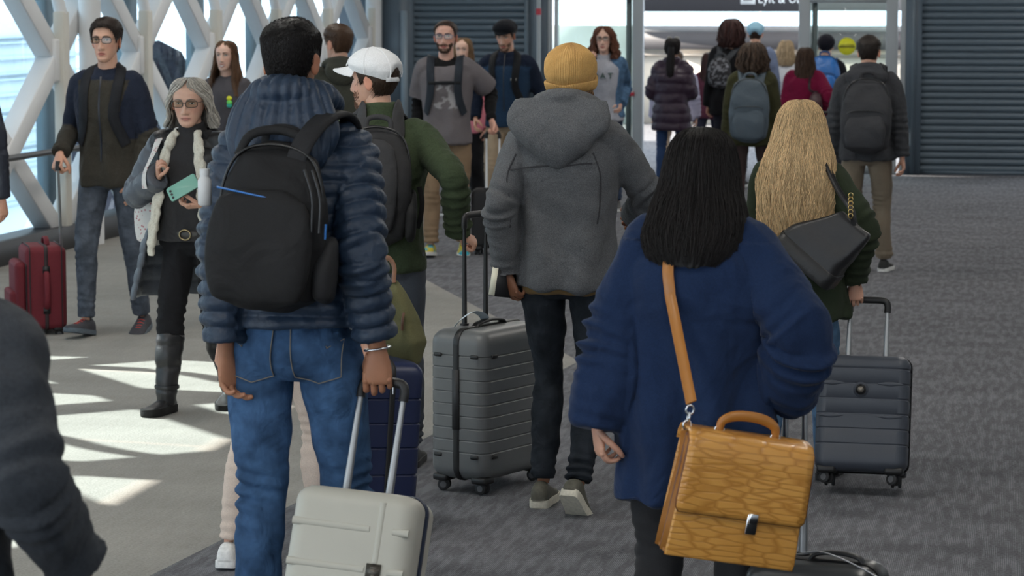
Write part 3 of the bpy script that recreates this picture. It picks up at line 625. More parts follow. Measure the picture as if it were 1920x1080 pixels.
# ------------------------------------------------------------------ the setting
XL, YB, XR, ZC = -7.42, 30.3, 2.6, 3.7
def on_y(px, py, Y):
    d = ray(px, py); t = Y / d.y; return Vector((0, 0, CH)) + d * t
def bx(px, Y=YB, py=150): return on_y(px, py, Y).x
def bz(py, Y=YB, px=1300): return on_y(px, py, Y).z
def carpet(name, dark, light, amt, scale=150):
    m = bpy.data.materials.new(name); nt, b = nodes_of(m); L = nt.links; N = nt.nodes.new
    tc = N('ShaderNodeTexCoord'); b.inputs['Roughness'].default_value = .97; b.inputs['Specular IOR Level'].default_value = .12
    w = N('ShaderNodeTexWave'); w.bands_direction = 'X'; w.inputs['Scale'].default_value = scale / 6.283 * 2; w.inputs['Distortion'].default_value = .8; w.inputs['Detail'].default_value = 1; w.inputs['Detail Scale'].default_value = 3
    L.new(tc.outputs['Object'], w.inputs['Vector'])
    mp = N('ShaderNodeMapping'); mp.inputs['Scale'].default_value = (30, 5, 1); L.new(tc.outputs['Object'], mp.inputs['Vector'])
    vo = N('ShaderNodeTexNoise'); vo.inputs['Scale'].default_value = 1.0; vo.inputs['Detail'].default_value = 2; L.new(mp.outputs['Vector'], vo.inputs['Vector'])
    pr = N('ShaderNodeMapRange'); pr.inputs['From Min'].default_value = .42; pr.inputs['From Max'].default_value = .62; L.new(vo.outputs['Fac'], pr.inputs['Value'])
    mul = N('ShaderNodeMath'); mul.operation = 'MULTIPLY'; L.new(w.outputs['Fac'], mul.inputs[0]); L.new(pr.outputs['Result'], mul.inputs[1])
    mp2 = N('ShaderNodeMapping'); mp2.inputs['Scale'].default_value = (1.3, 3.2, 1); L.new(tc.outputs['Object'], mp2.inputs['Vector'])
    n1 = N('ShaderNodeTexNoise'); n1.inputs['Scale'].default_value = 1.0; n1.inputs['Detail'].default_value = 4; L.new(mp2.outputs['Vector'], n1.inputs['Vector'])
    n2 = N('ShaderNodeTexNoise'); n2.inputs['Scale'].default_value = 95; n2.inputs['Detail'].default_value = 5; L.new(tc.outputs['Object'], n2.inputs['Vector'])
    a1 = N('ShaderNodeMath'); a1.operation = 'MULTIPLY'; a1.inputs[1].default_value = amt; L.new(mul.outputs[0], a1.inputs[0])
    a2 = N('ShaderNodeMath'); a2.operation = 'MULTIPLY_ADD'; a2.inputs[1].default_value = .85; L.new(n2.outputs['Fac'], a2.inputs[0]); L.new(a1.outputs[0], a2.inputs[2])
    a3 = N('ShaderNodeMath'); a3.operation = 'MULTIPLY_ADD'; a3.inputs[1].default_value = .5; L.new(n1.outputs['Fac'], a3.inputs[0]); L.new(a2.outputs[0], a3.inputs[2])
    mr = N('ShaderNodeMapRange'); mr.inputs['From Min'].default_value = .38; mr.inputs['From Max'].default_value = 1.22; L.new(a3.outputs[0], mr.inputs['Value'])
    mx = N('ShaderNodeMix'); mx.data_type = 'RGBA'; mx.inputs[6].default_value = (*dark, 1); mx.inputs[7].default_value = (*light, 1)
    L.new(mr.outputs['Result'], mx.inputs[0]); L.new(mx.outputs[2], b.inputs['Base Color'])
    bp = N('ShaderNodeBump'); bp.inputs['Strength'].default_value = .5; bp.inputs['Distance'].default_value = .004; L.new(n2.outputs['Fac'], bp.inputs['Height']); L.new(bp.outputs['Normal'], b.inputs['Normal'])
    return m
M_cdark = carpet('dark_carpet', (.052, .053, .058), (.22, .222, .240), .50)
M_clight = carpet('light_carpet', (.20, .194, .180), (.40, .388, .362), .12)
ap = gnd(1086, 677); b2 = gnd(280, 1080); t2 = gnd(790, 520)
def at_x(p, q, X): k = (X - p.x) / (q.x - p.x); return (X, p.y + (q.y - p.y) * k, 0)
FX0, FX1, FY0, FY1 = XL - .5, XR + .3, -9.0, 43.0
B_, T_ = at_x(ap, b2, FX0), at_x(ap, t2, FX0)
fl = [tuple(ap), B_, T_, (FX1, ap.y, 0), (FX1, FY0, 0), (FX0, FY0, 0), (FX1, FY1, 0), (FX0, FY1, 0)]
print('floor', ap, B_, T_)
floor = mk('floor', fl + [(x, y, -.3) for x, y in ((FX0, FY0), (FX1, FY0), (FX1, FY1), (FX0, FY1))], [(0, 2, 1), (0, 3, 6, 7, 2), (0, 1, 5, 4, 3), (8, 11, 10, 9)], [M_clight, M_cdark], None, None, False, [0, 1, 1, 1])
tag(floor, 'grey striped carpet with a pale triangular field across the walkway', None, None, 'structure')
M_white = mat('white_paint', (.72, .73, .74), .45, vary=(3, .04)); M_beige = mat('beige_post', (.62, .60, .54), .5, vary=(4, .04))
M_slate = mat('slate_blue_paint', (.105, .140, .175), .45, vary=(2, .08)); M_slate2 = mat('slate_blue_shutter', (.100, .136, .168), .38, vary=(3, .06))
M_fin = mat('blue_grey_mullion', (.20, .27, .31), .5, vary=(2, .05)); M_kick = mat('dark_kick_rail', (.035, .038, .045), .5)
M_black = mat('black_plastic', (.012, .012, .013), .45); M_rubber = mat('rubber', (.02, .02, .022), .7); M_rail = mat('handrail', (.03, .032, .036), .35)
M_chrome = mat('chrome', (.75, .76, .78), .22, 1.0); M_alu = mat('brushed_aluminium', (.40, .41, .42), .40, .9); M_frame = mat('grey_door_frame', (.33, .36, .38), .4, vary=(3, .04))
def glass(name, tint, refl=.07, rough=.02):
    m = bpy.data.materials.new(name); nt, b = nodes_of(m); tr = nt.nodes.new('ShaderNodeBsdfTransparent'); tr.inputs[0].default_value = (*tint, 1)
    gl = nt.nodes.new('ShaderNodeBsdfGlossy'); gl.inputs['Roughness'].default_value = rough; mx = nt.nodes.new('ShaderNodeMixShader'); mx.inputs[0].default_value = refl
    nt.links.new(tr.outputs[0], mx.inputs[1]); nt.links.new(gl.outputs[0], mx.inputs[2]); nt.links.new(mx.outputs[0], nt.nodes['Material Output'].inputs['Surface']); return m
M_glass = glass('window_glass', (.86, .94, .97)); M_dglass = glass('door_glass', (.84, .90, .88), .015)
def box(name, c, size, m, parent=None, rot=None, bev=0.0):
    o = MB().box(c, size, rot).build(name, m, parent, smooth=False)
    if bev: md = o.modifiers.new('bevel', 'BEVEL'); md.width = bev; md.segments = 2
    return o
# left wall: white lattice truss, beige posts, glazing behind it
wl = MB().box((XL - .05, 12, .09), (.26, 42, .18)).box((XL - .2, 12, 3.35), (.5, 42, .9)).build('wall_left', [M_kick], None, smooth=False)
tag(wl, 'glazed wall with white lattice truss and dark kick rail', None, None, 'structure')
PY = [30.2 - 2.05 * i for i in range(14)]; NZ = 1.45
def beam(a, b, w, d, name, m, parent):     # flat box beam in the plane of the wall (X constant)
    a, b = Vector(a), Vector(b); v = b - a; ang = math.atan2(v.z, v.y); return box(name, (a + b) / 2, (d, v.length, w), m, parent, Matrix.Rotation(ang, 3, 'X'), .012)
for i in range(len(PY) - 1):
    y1, y0 = PY[i], PY[i + 1]
    for lv in (0, 1):
        z0, z1 = .12 + lv * (NZ - .06), .12 + (lv + 1) * (NZ - .06)
        beam((XL - .06, y0, z0), (XL - .06, y1, z1), .175, .15, 'truss_beam', M_white, wl); beam((XL - .075, y1, z0), (XL - .075, y0, z1), .175, .15, 'truss_beam', M_white, wl)
    box('mullion', (XL - .62, (y0 + y1) / 2 + .35, 1.5), (.10, .30, 3.0), M_fin, wl)
    box('window_pane', (XL - .62, (y0 + y1) / 2, 1.5), (.012, 2.03, 2.96), M_glass, wl)
for i, y in enumerate(PY):
    box('post', (XL + .02, y, .93), (.09, .13, 1.86), M_beige, wl, None, .01)
    box('node_plate', (XL - .02, y, NZ + .03), (.10, .30, .34), M_white, wl, None, .02)
    V, f = tube([(XL + .02, y, 1.84), (XL - .02, y - .07, 2.1), (XL - .1, y - .3, 2.4), (XL - .2, y - .5, 2.9)], .05, ref=(1, 0, 0)); mk('post_bracket', V, f, M_white, wl)
V, f = tube([(XL + .17, -8, .80), (XL + .17, 30, .80)], .024, ref=(0, 0, 1), sub=1); hr = mk('handrail', V, f, M_rail, wl)
for y in PY: box('rail_bracket', (XL + .09, y, .78), (.16, .03, .03), M_rail, wl)
V, f = tube([(XL + .1, 20.38, 0), (XL + .1, 20.38, 3.3)], .09, ref=(0, 1, 0), seg=24, sub=1); wc = mk('column', V, f, M_white); tag(wc, 'white round column against the glazed lattice wall behind the man in glasses', 'column')
tag(wc, kind='structure')
# beyond the glass
fac = mat('pale_facade', (.62, .72, .78), .5, vary=(1.2, .10)); lou = mat('facade_louvre', (.42, .52, .58), .5)
bl = empty('building', (XL - 9, 18, -6), (0, 0, 0), 'pale blue building with thin horizontal louvres outside the left windows', 'building')
mb = MB().box((-1.5, 4, 3.3), (3, 46, 8.6)); mb.build('wall', fac, bl, smooth=False)
for i in range(15): box('louvre', (.05, 4, 4.6 + .2 * i + .06 * math.sin(i * 2.1)), (.10, 46, .035 + .03 * (i % 3 == 0)), lou, bl)
og = box('ground', (XL - 30, 15, -6.2), (60, 120, .4), mat('outside_concrete', (.45, .46, .46), .9)); tag(og, kind='structure')
# dark jagged shape beyond the glass
g = np.random.RandomState(4); pts = []
for q in range(26):
    t = q / 25; pts.append((t, .55 + .45 * t + g.uniform(-.08, .10) + (.28 if q in (6, 14, 15) else 0)))
y_a, y_b = 25.9, 27.2; top = [(XL - 1.6, y_a + (y_b - y_a) * t, .75 + .75 * h) for t, h in pts]
Rg = []
for dx, sc in ((-.5, .7), (-.25, .95), (0, 1), (.25, .93), (.45, .72)):
    Rg.append([(x + dx + .05 * math.sin(i * 1.7), y, -.2 + (z + .2) * sc) for i, (x, y, z) in enumerate(top)] + [(x + dx, y, -5.8) for (x, y, z) in top[::-1]])
V, f = rings(Rg); dk = mk('dark_mass', V, f, mat('dark_purple_mass', (.045, .04, .06), .8, vary=(7, .6), bump=(9, .8, .1)), smooth=30)
tag(dk, 'dark jagged mass outside the glass to the right of the bespectacled man', 'tree')
# back wall with roller shutters
wb = MB(); zt = 2.75
for a, b_ in ((720, 775), (985, 1028), (1698, 1727)):
    x0, x1 = bx(a), bx(b_); wb.box(((x0 + x1) / 2, YB + .1, zt / 2), (x1 - x0, .30, zt))
wb.box(((XL + XR) / 2, YB + .1, (zt + ZC) / 2), (XR - XL + .6, .30, ZC - zt)); wb.box(((bx(720) + XL) / 2 - .2, YB + .1, zt / 2), (bx(720) - XL + .4, .3, zt))
wbk = wb.build('wall_back', M_slate, None, smooth=False); tag(wbk, 'dark slate blue end wall around the shutters and doors', None, None, 'structure')
box('pier_trim', (bx(761), YB - .07, .95), (.075, .06, 1.75), mat('pale_blue_trim', (.25, .31, .36), .4), wbk); box('pier_trim', (bx(1712), YB - .07, zt / 2), (.05, .05, zt), M_slate2, wbk); box('pier_trim', (bx(990), YB - .07, zt / 2), (.05, .05, zt), M_slate2, wbk)
box('white_panel', (bx(706), YB - .10, 1.4), (.17, .12, 2.8), M_white, wbk)
for nm, a, b_, lab in (('door_1', 775, 985, 'dark slate roller shutter left of the glass doors'), ('door_2', 1727, 2010, 'dark slate roller shutter at the right edge beyond the doors')):
    x0, x1 = bx(a), bx(b_); r = empty(nm, ((x0 + x1) / 2, YB + .06, 0)); tag(r, lab, None, None, 'structure'); pit = .0745; n = int(zt / pit)
    prof = [(0, .0), (-.010, .006), (-.019, .018), (-.022, .036), (-.019, .054), (-.010, .066), (0, .071)]; h = (x1 - x0) / 2
    Rg = [[(-h, y, z) for y, z in prof] + [(-h, .012, .071), (-h, .012, 0)], [(h, y, z) for y, z in prof] + [(h, .012, .071), (h, .012, 0)]]; V, f = rings(Rg); me = None
    for i in range(n):
        if me is None: o = mk('slat', V, f, M_slate2, r, smooth=40); me = o.data
        else: o = bpy.data.objects.new('slat', me); COL.objects.link(o); o.parent = r
        o.location.z = i * pit + .03
    box('bottom_bar', (0, -.01, .02), (2 * h, .05, .04), M_slate, r); box('backing', (0, .03, zt / 2), (2 * h, .02, zt), M_slate, r)
# sliding glass doors
dr = empty('door_3', (0, YB, 0)); tag(dr, 'grey framed sliding glass doors standing open in the end wall', None, None, 'structure')
for a, b_, m in ((1028, 1034, M_frame), (1040, 1046, M_frame), (1186, 1206, M_frame), (1497, 1518, M_frame), (1660, 1682, M_frame), (1688, 1698, M_frame)):
    x0, x1 = bx(a), bx(b_); box('frame_post', ((x0 + x1) / 2, .02, zt / 2), (x1 - x0, .12, zt), m, dr, None, .006)
for a, b_ in ((1046, 1186), (1518, 1660)):
    x0, x1 = bx(a), bx(b_); box('glass_pane', ((x0 + x1) / 2, .04, zt / 2), (x1 - x0, .012, zt), M_dglass, dr); box('bottom_rail', ((x0 + x1) / 2, .02, .06), (x1 - x0, .07, .12), M_frame, dr)
    box('door_stile', (x1 - .05 if a < 1300 else x0 + .05, .05, zt / 2), (.06, .05, zt), mat('dark_stile', (.10, .13, .13), .4), dr)
x0, x1 = bx(1518), bx(1660); box('frame_rail', ((x0 + x1) / 2, .0, bz(0)), (x1 - x0, .08, .06), M_frame, dr)
x0, x1 = bx(1028), bx(1186); box('frame_rail', ((x0 + x1) / 2, .0, bz(-4)), (x1 - x0, .08, .04), M_frame, dr)
box('push_plate', ((bx(1168) + bx(1190)) / 2, -.05, bz(177)), (.14, .03, .045), mat('red_plastic', (.45, .03, .05), .4), dr)
V, f = tube([(bx(1016), YB - .22, 0), (bx(1016), YB - .22, 2.7)], .026, ref=(0, 1, 0), sub=1); po = empty('pole', (0, 0, 0), label='thin pale pole with a red band beside the left glass door', cat='pole'); mk('pole_tube', V, f, M_frame, po)
V, f = tube([(bx(1016), YB - .22, bz(28)), (bx(1016), YB - .22, bz(16))], .031, ref=(0, 1, 0), sub=1); mk('band', V, f, mat('red_plastic', (.45, .03, .05), .4), po)
# round yellow sticker on the right door
def text(name, body, size, loc, rot, m, parent=None, align='CENTER', ext=.001):
    cu = bpy.data.curves.new(name, 'FONT'); cu.body = body; cu.size = size; cu.align_x = align; cu.align_y = 'CENTER'; cu.extrude = ext; cu.resolution_u = 2
    o = bpy.data.objects.new(name, cu); TMP.objects.link(o); me = bpy.data.meshes.new_from_object(o.evaluated_get(bpy.context.evaluated_depsgraph_get())); bpy.data.objects.remove(o)
    o = bpy.data.objects.new(name, me); COL.objects.link(o); me.materials.clear(); me.materials.append(m); o.location = loc; o.rotation_euler = rot; o.parent = parent; return o
sx_, sz_ = bx(1587), bz(87, px=1587); st = empty('sticker', (sx_, YB + .02, sz_), label='round yellow caution sticker on the right glass door', cat='sign')
a = np.arange(32) * 2 * math.pi / 32; rr = .098; V, f = rings([np.column_stack([rr * np.cos(a), np.full(32, y), rr * np.sin(a)]) for y in (0, -.004)]); mk('disc', V, f, mat('yellow_vinyl', (.80, .78, .03), .5), st, smooth=False)
M_ink = mat('black_ink', (.02, .02, .02), .6)
text('lettering', 'CAUTION', .034, (0, -.006, .012), (math.pi / 2, 0, 0), M_ink, st); text('lettering', 'AUTOMATIC DOOR', .020, (0, -.006, -.014), (math.pi / 2, 0, 0), M_ink, st); box('bar', (0, -.006, -.002), (.185, .002, .006), M_ink, st)
# the hall beyond the doors
YH = 42.0; hw = MB(); X0, X1 = -9.5, 5.5
M_cream = mat('cream_wall', (.80, .72, .62), .7, vary=(1, .04)); M_band = mat('dark_bulkhead', (.075, .07, .075), .6); M_grey = mat('grey_ledge', (.24, .24, .245), .6)
xs = bx(1196, YH)
def hband(y0, y1, xa, xb, m, name, dy=0.0, px=1300):
    z1, z0 = bz(y0, YH, px), (bz(y1, YH, px) if y1 else 0); return box(name, ((xa + xb) / 2, YH + dy, (z0 + z1) / 2), (xb - xa, .2, z1 - z0), m, wf)
wf = box('wall_far', ((xs + X1) / 2, YH + .12, bz(92, YH) / 2), (X1 - xs, .2, bz(92, YH)), M_cream); tag(wf, 'cream far wall of the hall with a dark bulkhead', None, None, 'structure')
hband(60, 92, xs, X1, M_band, 'bulkhead', -.15); hband(48, 60, xs, X1, M_grey, 'ledge', -.12); hband(100, 104, xs, X1, mat('wall_reveal', (.45, .40, .35), .7), 'wall_reveal', .0)
M_frost = mat('frosted_glass', (.62, .68, .66), .6, vary=(1.2, .12)); hband(48, None, X0, xs, M_frost, 'frosted_panel', .05)
M_lamp = mat('white_window', (1, 1, 1), .5, emit=1.0)
for a, b_ in ((1207, 1418), (1423, 1530), (1532, 1672), (1674, 1720)):
    xa, xb = bx(a, YH), bx(b_, YH); box('window_pane', ((xa + xb) / 2, YH + .3, bz(34, YH)), (xb - xa, .01, .30), M_glass, wf)
hband(-60, 20, xs, X1, M_grey, 'upper_wall', .0)
hl = box('ceiling_hall', ((X0 + X1) / 2, 39.6, 3.9), (X1 - X0, 5.6, .1), M_white); tag(hl, kind='structure')  # unseen ceiling, put in to keep the hanging sign dark
sg = empty('hanging_sign', (0, 36.5, 0), label='dark overhead sign with white lettering above the open doorway', cat='sign')
xa, xb = bx(1195, 36.5), bx(1503, 36.5); zb = bz(22, 36.5); box('panel', ((xa + xb) / 2, 0, zb + .3), (xb - xa, .12, .6), mat('sign_black', (.030, .027, .030), .5), sg, None, .008)
for x in (xa + .4, xb - .4): box('hanger', (x, 0, zb + 1.35), (.03, .03, 1.5), M_black, sg)
M_sign = mat('sign_white', (.8, .8, .8), .5)
text('lettering', 'Lyft & Uber', .155, (bx(1420, 36.5), -.065, bz(7, 36.5) + .058), (math.pi / 2, 0, 0), M_sign, sg, 'LEFT')
ic = box('icon', (bx(1402, 36.5), -.065, bz(6, 36.5) + .07), (.20, .008, .17), M_sign, sg); box('icon_window', (bx(1402, 36.5), -.070, bz(6, 36.5) + .075), (.13, .008, .07), mat('sign_black', (0, 0, 0)), sg)
# out of frame: ceiling, and right wall closed solid to favour light from the left
wr = MB().box((XR + .15, 10, ZC / 2), (.3, 41, ZC)).build('wall_right', M_white, None, smooth=False); tag(wr, 'unseen white wall on the right, solid to keep light out', None, None, 'structure')
ce = box('ceiling', ((XL + XR) / 2, 11, ZC + .1), (XR - XL + 1.2, 39.5, .2), M_white); tag(ce, 'white ceiling', None, None, 'structure')

ev = box('sun_blocker', (XL - 3.9, 26.2, 4.0), (6.0, 23.0, .12), M_white); tag(ev, 'unseen white slab added outside the left glazing to block the sun', None, None, 'structure')  # unseen slab, added to keep sun patches off the far floor
M_diff = mat('fill_diffuser', (1, .97, .92), .5, emit=2.0)
for j, x in enumerate((-5.6, -2.6, .6)):  # unseen lamps, added to brighten the walkway against the windows
    for i in range(6):
        y = 4.5 + i * 4.6; lr = empty('fill_lamp', (x, y, ZC - .02), label='long white fill lamp added unseen over the walkway', cat='lamp', group='added fill lamps over the walkway')
        box('housing', (0, 0, -.02), (.34, 1.9, .08), M_white, lr); box('diffuser', (0, 0, -.065), (.30, 1.8, .012), M_diff, lr)
        ld = bpy.data.lights.new('fill_light', 'AREA'); ld.shape = 'RECTANGLE'; ld.size = .3; ld.size_y = 1.8; ld.energy = 22; ld.color = (1, .95, .87)
        lo = bpy.data.objects.new('fill_light', ld); COL.objects.link(lo); lo.parent = lr; lo.location = (0, 0, -.075)

for i, x in enumerate((-4.6, -2.6, -.6)):  # unseen lamps, added to brighten the cream wall of the hall
    lr = empty('fill_lamp', (x, 38.6, 3.83), label='long white fill lamp added unseen in the hall beyond the doors', cat='lamp', group='added fill lamps in the far hall'); box('housing', (0, 0, -.02), (1.6, .34, .08), M_white, lr); box('diffuser', (0, 0, -.065), (1.5, .30, .012), M_diff, lr)
    ld = bpy.data.lights.new('fill_light', 'AREA'); ld.shape = 'RECTANGLE'; ld.size = 1.5; ld.size_y = .3; ld.energy = 80; ld.color = (1, .92, .82); lo = bpy.data.objects.new('fill_light', ld); COL.objects.link(lo); lo.parent = lr; lo.location = (0, 0, -.075)
# ------------------------------------------------------------------ people
NAVY = (.022, .040, .090); JEAN = (.040, .085, .17)
def hat_shell(P, name, hl, th, col, m=M_cotton, na=72, nz=18, edge=.010, rib=0, paint=None, low=0.0):
    def t(phi, z):
        v = np.full(phi.shape, th) + low * smooth(.035, -.06, z)
        if rib: v = v + .0016 * np.cos(phi * rib)
        return v
    (V, f), _ = shell(hl, t, na=na, nz=nz, edge=edge); c = np.tile(np.asarray(col, float), (len(V), 1)); return V, f, c
def cuffring(P, parent_mb, zfun, off, h, col, na=72, rib=0):
    phi = np.linspace(-math.pi, math.pi, na, endpoint=False); z = zfun(phi); Rg = []
    for dz, o in ((0, off - .006), (-.001, off), (h * .15, off + .004), (h * .5, off + .005), (h * .85, off + .004), (h, off), (h - .001, off - .006)):
        Rg.append(skull(phi, z + dz, np.full(na, o) + (.0016 * np.cos(phi * rib) if rib else 0)))
    V, f = rings(Rg, caps=(False, False)); parent_mb.add(V, f, col)
def hood(P, name, col, m, size=1.0, vox=None, quilt=None, low=.12, up=.04, wide=.12, paint=None, thick=.045, rows=None):
    """hood lying down on the back: roll round the neck and a hanging bag"""
    k = P.k; c = P.nb; q = size; par = []
    ang = np.linspace(-150, 150, 13); pts = []; rad = []
    for a in ang:
        r = R(a); bk = .5 + .5 * math.cos(r)             # 1 at the back
        pts.append(c + np.array([math.sin(r) * (.082 + .010 * bk) * q, -math.cos(r) * (.088 + .012 * bk) * q + .006, up * (.55 + .45 * bk) - .03 * (1 - bk)])); rad.append((thick * (.55 + .45 * bk), thick * .75 * (.6 + .4 * bk)))
    par.append(tube(pts, rad, ref=(0, 0, 1), seg=14, sub=3))
    par.append(tube([c + (0, -.085 * q, up * .9), c + (0, -.115 * q, .0), c + (0, -.128 * q, -low * .5), c + (0, -.122 * q, -low * .85), c + (0, -.11 * q, -low)], np.array(rows or [(wide * .80, .035), (wide * 1.05, .050), (wide * .92, .052), (wide * .55, .040), (wide * .2, .02)]) * q, ref=(0, 1, 0), seg=22, sub=4, pw=2.2))
    V, Q = remesh(par, vox or P.vox, 3); N = vnorm(V, Q); d = .004 * wob(V, 34, P.seed + 20)
    if quilt:
        r = V - c; t = np.degrees(np.arctan2(r[:, 0], -r[:, 1])) / 57.3 * .115 + .5 * np.abs(r[:, 2]) * 0; sn = np.abs(np.sin(math.pi * (t + .004 * wob(V, 20, 3)) / quilt[0])); d += quilt[1] * (sn ** .55 - .75)
    V = V + N * d[:, None]; o = mk(name, V, Q, m, P.o, col); P.gar[name] = (V, Q, o); return o
ONLY = globals().get('ONLY')
def want(n): return ONLY is None or n in ONLY
PP = {}
# --- man in the quilted navy down jacket, foreground
if want('puffer'):
    P = PP['puffer'] = Person('man in a quilted navy down jacket and blue jeans pulling the cream suitcase', 560, 1287, 1.89, -2, skin='tan', lean=.02, drop=-.03, vox=.0065, width=.92, legs=((.10, 0, 0, .035), (-.10, 0, 6, -.015)), head=(0, 4), headx=-.02, hscale=.94,
        arms=(dict(w=('px', 708, 656, -.10), pole=(.15, -1, 0), d=(0, -.02, -1), n=(-.12, 1, 0), t=(-1, 0, 0), curl=.95, thumb=.75, cj=(.30, 1.75, 1.2)), dict(w=('px', 424, 662, -.06), pole=(-.15, -1, 0), d=(.14, .10, -1), n=(.85, -.5, 0), t=(.45, .85, 0), curl=.42, thumb=.35)))
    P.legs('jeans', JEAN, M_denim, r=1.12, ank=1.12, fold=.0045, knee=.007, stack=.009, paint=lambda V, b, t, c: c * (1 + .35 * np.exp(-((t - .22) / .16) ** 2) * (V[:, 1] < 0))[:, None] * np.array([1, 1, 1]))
    for sx in (1, -1):     # back pockets lie on the seat of the jeans
        bv = BVHTree.FromPolygons(P.gar['jeans'][0].tolist(), P.gar['jeans'][1].tolist()); u = np.linspace(-1, 1, 9); Rg = []
        for vv in np.linspace(0, 1, 9):
            row = []
            for uu in u:
                zz = .975 - .135 * vv - (.018 * (1 - abs(uu)) if vv == 1 else 0); xx = sx * .095 + uu * (.070 - .008 * vv); h = bv.ray_cast(Vector((xx, -.5, zz * P.k - P.drop)), Vector((0, 1, 0)))[0] or bv.find_nearest(Vector((xx, -.2, zz * P.k)))[0]
                row.append((h.x, h.y - .004, h.z))
            Rg.append(row)
        V, f = rings(Rg, closed=False, caps=(False, False)); po = mk('pocket', V, f, M_denim, P.gar['jeans'][2], np.array(JEAN) * 1.15)
        loop = [Rg[i][0] for i in range(9)] + list(Rg[8][1:]) + [Rg[i][8] for i in range(7, -1, -1)]; V, f = tube(np.array(loop) - (0, .002, 0), .0016, seg=5, sub=1); mk('stitching', V, f, M_cotton, po, (.22, .20, .17))
    P.top('down_jacket', (.021, .038, .070), M_down, hem=.965, ease=.030, quilt=(.047, .0145), fold=.002, sr=.96, cuff=1.15, elbow=.004, collar=(.085, .07), smoothn=2, vox=.006, sleeve=.94)
    hood(P, 'hood', (.021, .038, .070), M_down, 1.08, quilt=(.023, .011), low=.15, up=.105, wide=.145, thick=.058)
    hair_short(P, (.012, .010, .010), top=.013, side=.002, n=6500, seed=4, length=.020, kr=.5, rad=.0010)
    a = np.linspace(0, 2 * math.pi, 25); w = P.wri[0] + (0, 0, .004); V, f = tube([w + np.array([.036 * math.cos(q), .030 * math.sin(q), .006 * math.cos(q)]) for q in a], .0035, ref=(0, 0, 1), seg=8, sub=1, cap=False); mk('bangle', V, f, M_chrome, P.o)
    for i, dd in ((0, (-.010, -.008, -.100)), (1, (-.012, -.004, -.105))):
        w = P.wri[i] + np.array(dd); V, f = tube([w + np.array([.0105 * math.cos(q), .0105 * math.sin(q), 0]) for q in a], .002, ref=(0, 0, 1), seg=6, sub=1, cap=False)
    P.shoes((.05, .05, .06), (.6, .6, .58))
# --- woman in beige trousers hidden behind him
if want('beige'):
    P = PP['beige'] = Person('person in slim beige trousers mostly hidden behind the man in the down jacket', 522, 1062, 1.58, -4, 'f', lean=.03, vox=.011, legs=((.12, 0, 0, .03), (-.05, 0, 8, .075)), arms=(dict(w=('px', 700, 640, -.1), pole=(.6, -.8, 0), d=(0, -.1, -1), n=(0, 1, 0), t=(-1, 0, 0), curl=.85), None))
    P.legs('trousers', (.66, .54, .46), M_cotton, r=.98, ank=.95, vox=.008, fold=.003, knee=.006); P.top('sweater', (.35, .30, .27), M_knit, hem=.86, ease=.015); P.shoes((.78, .77, .75), (.85, .84, .82)); hair_short(P, (.06, .035, .02), n=500)
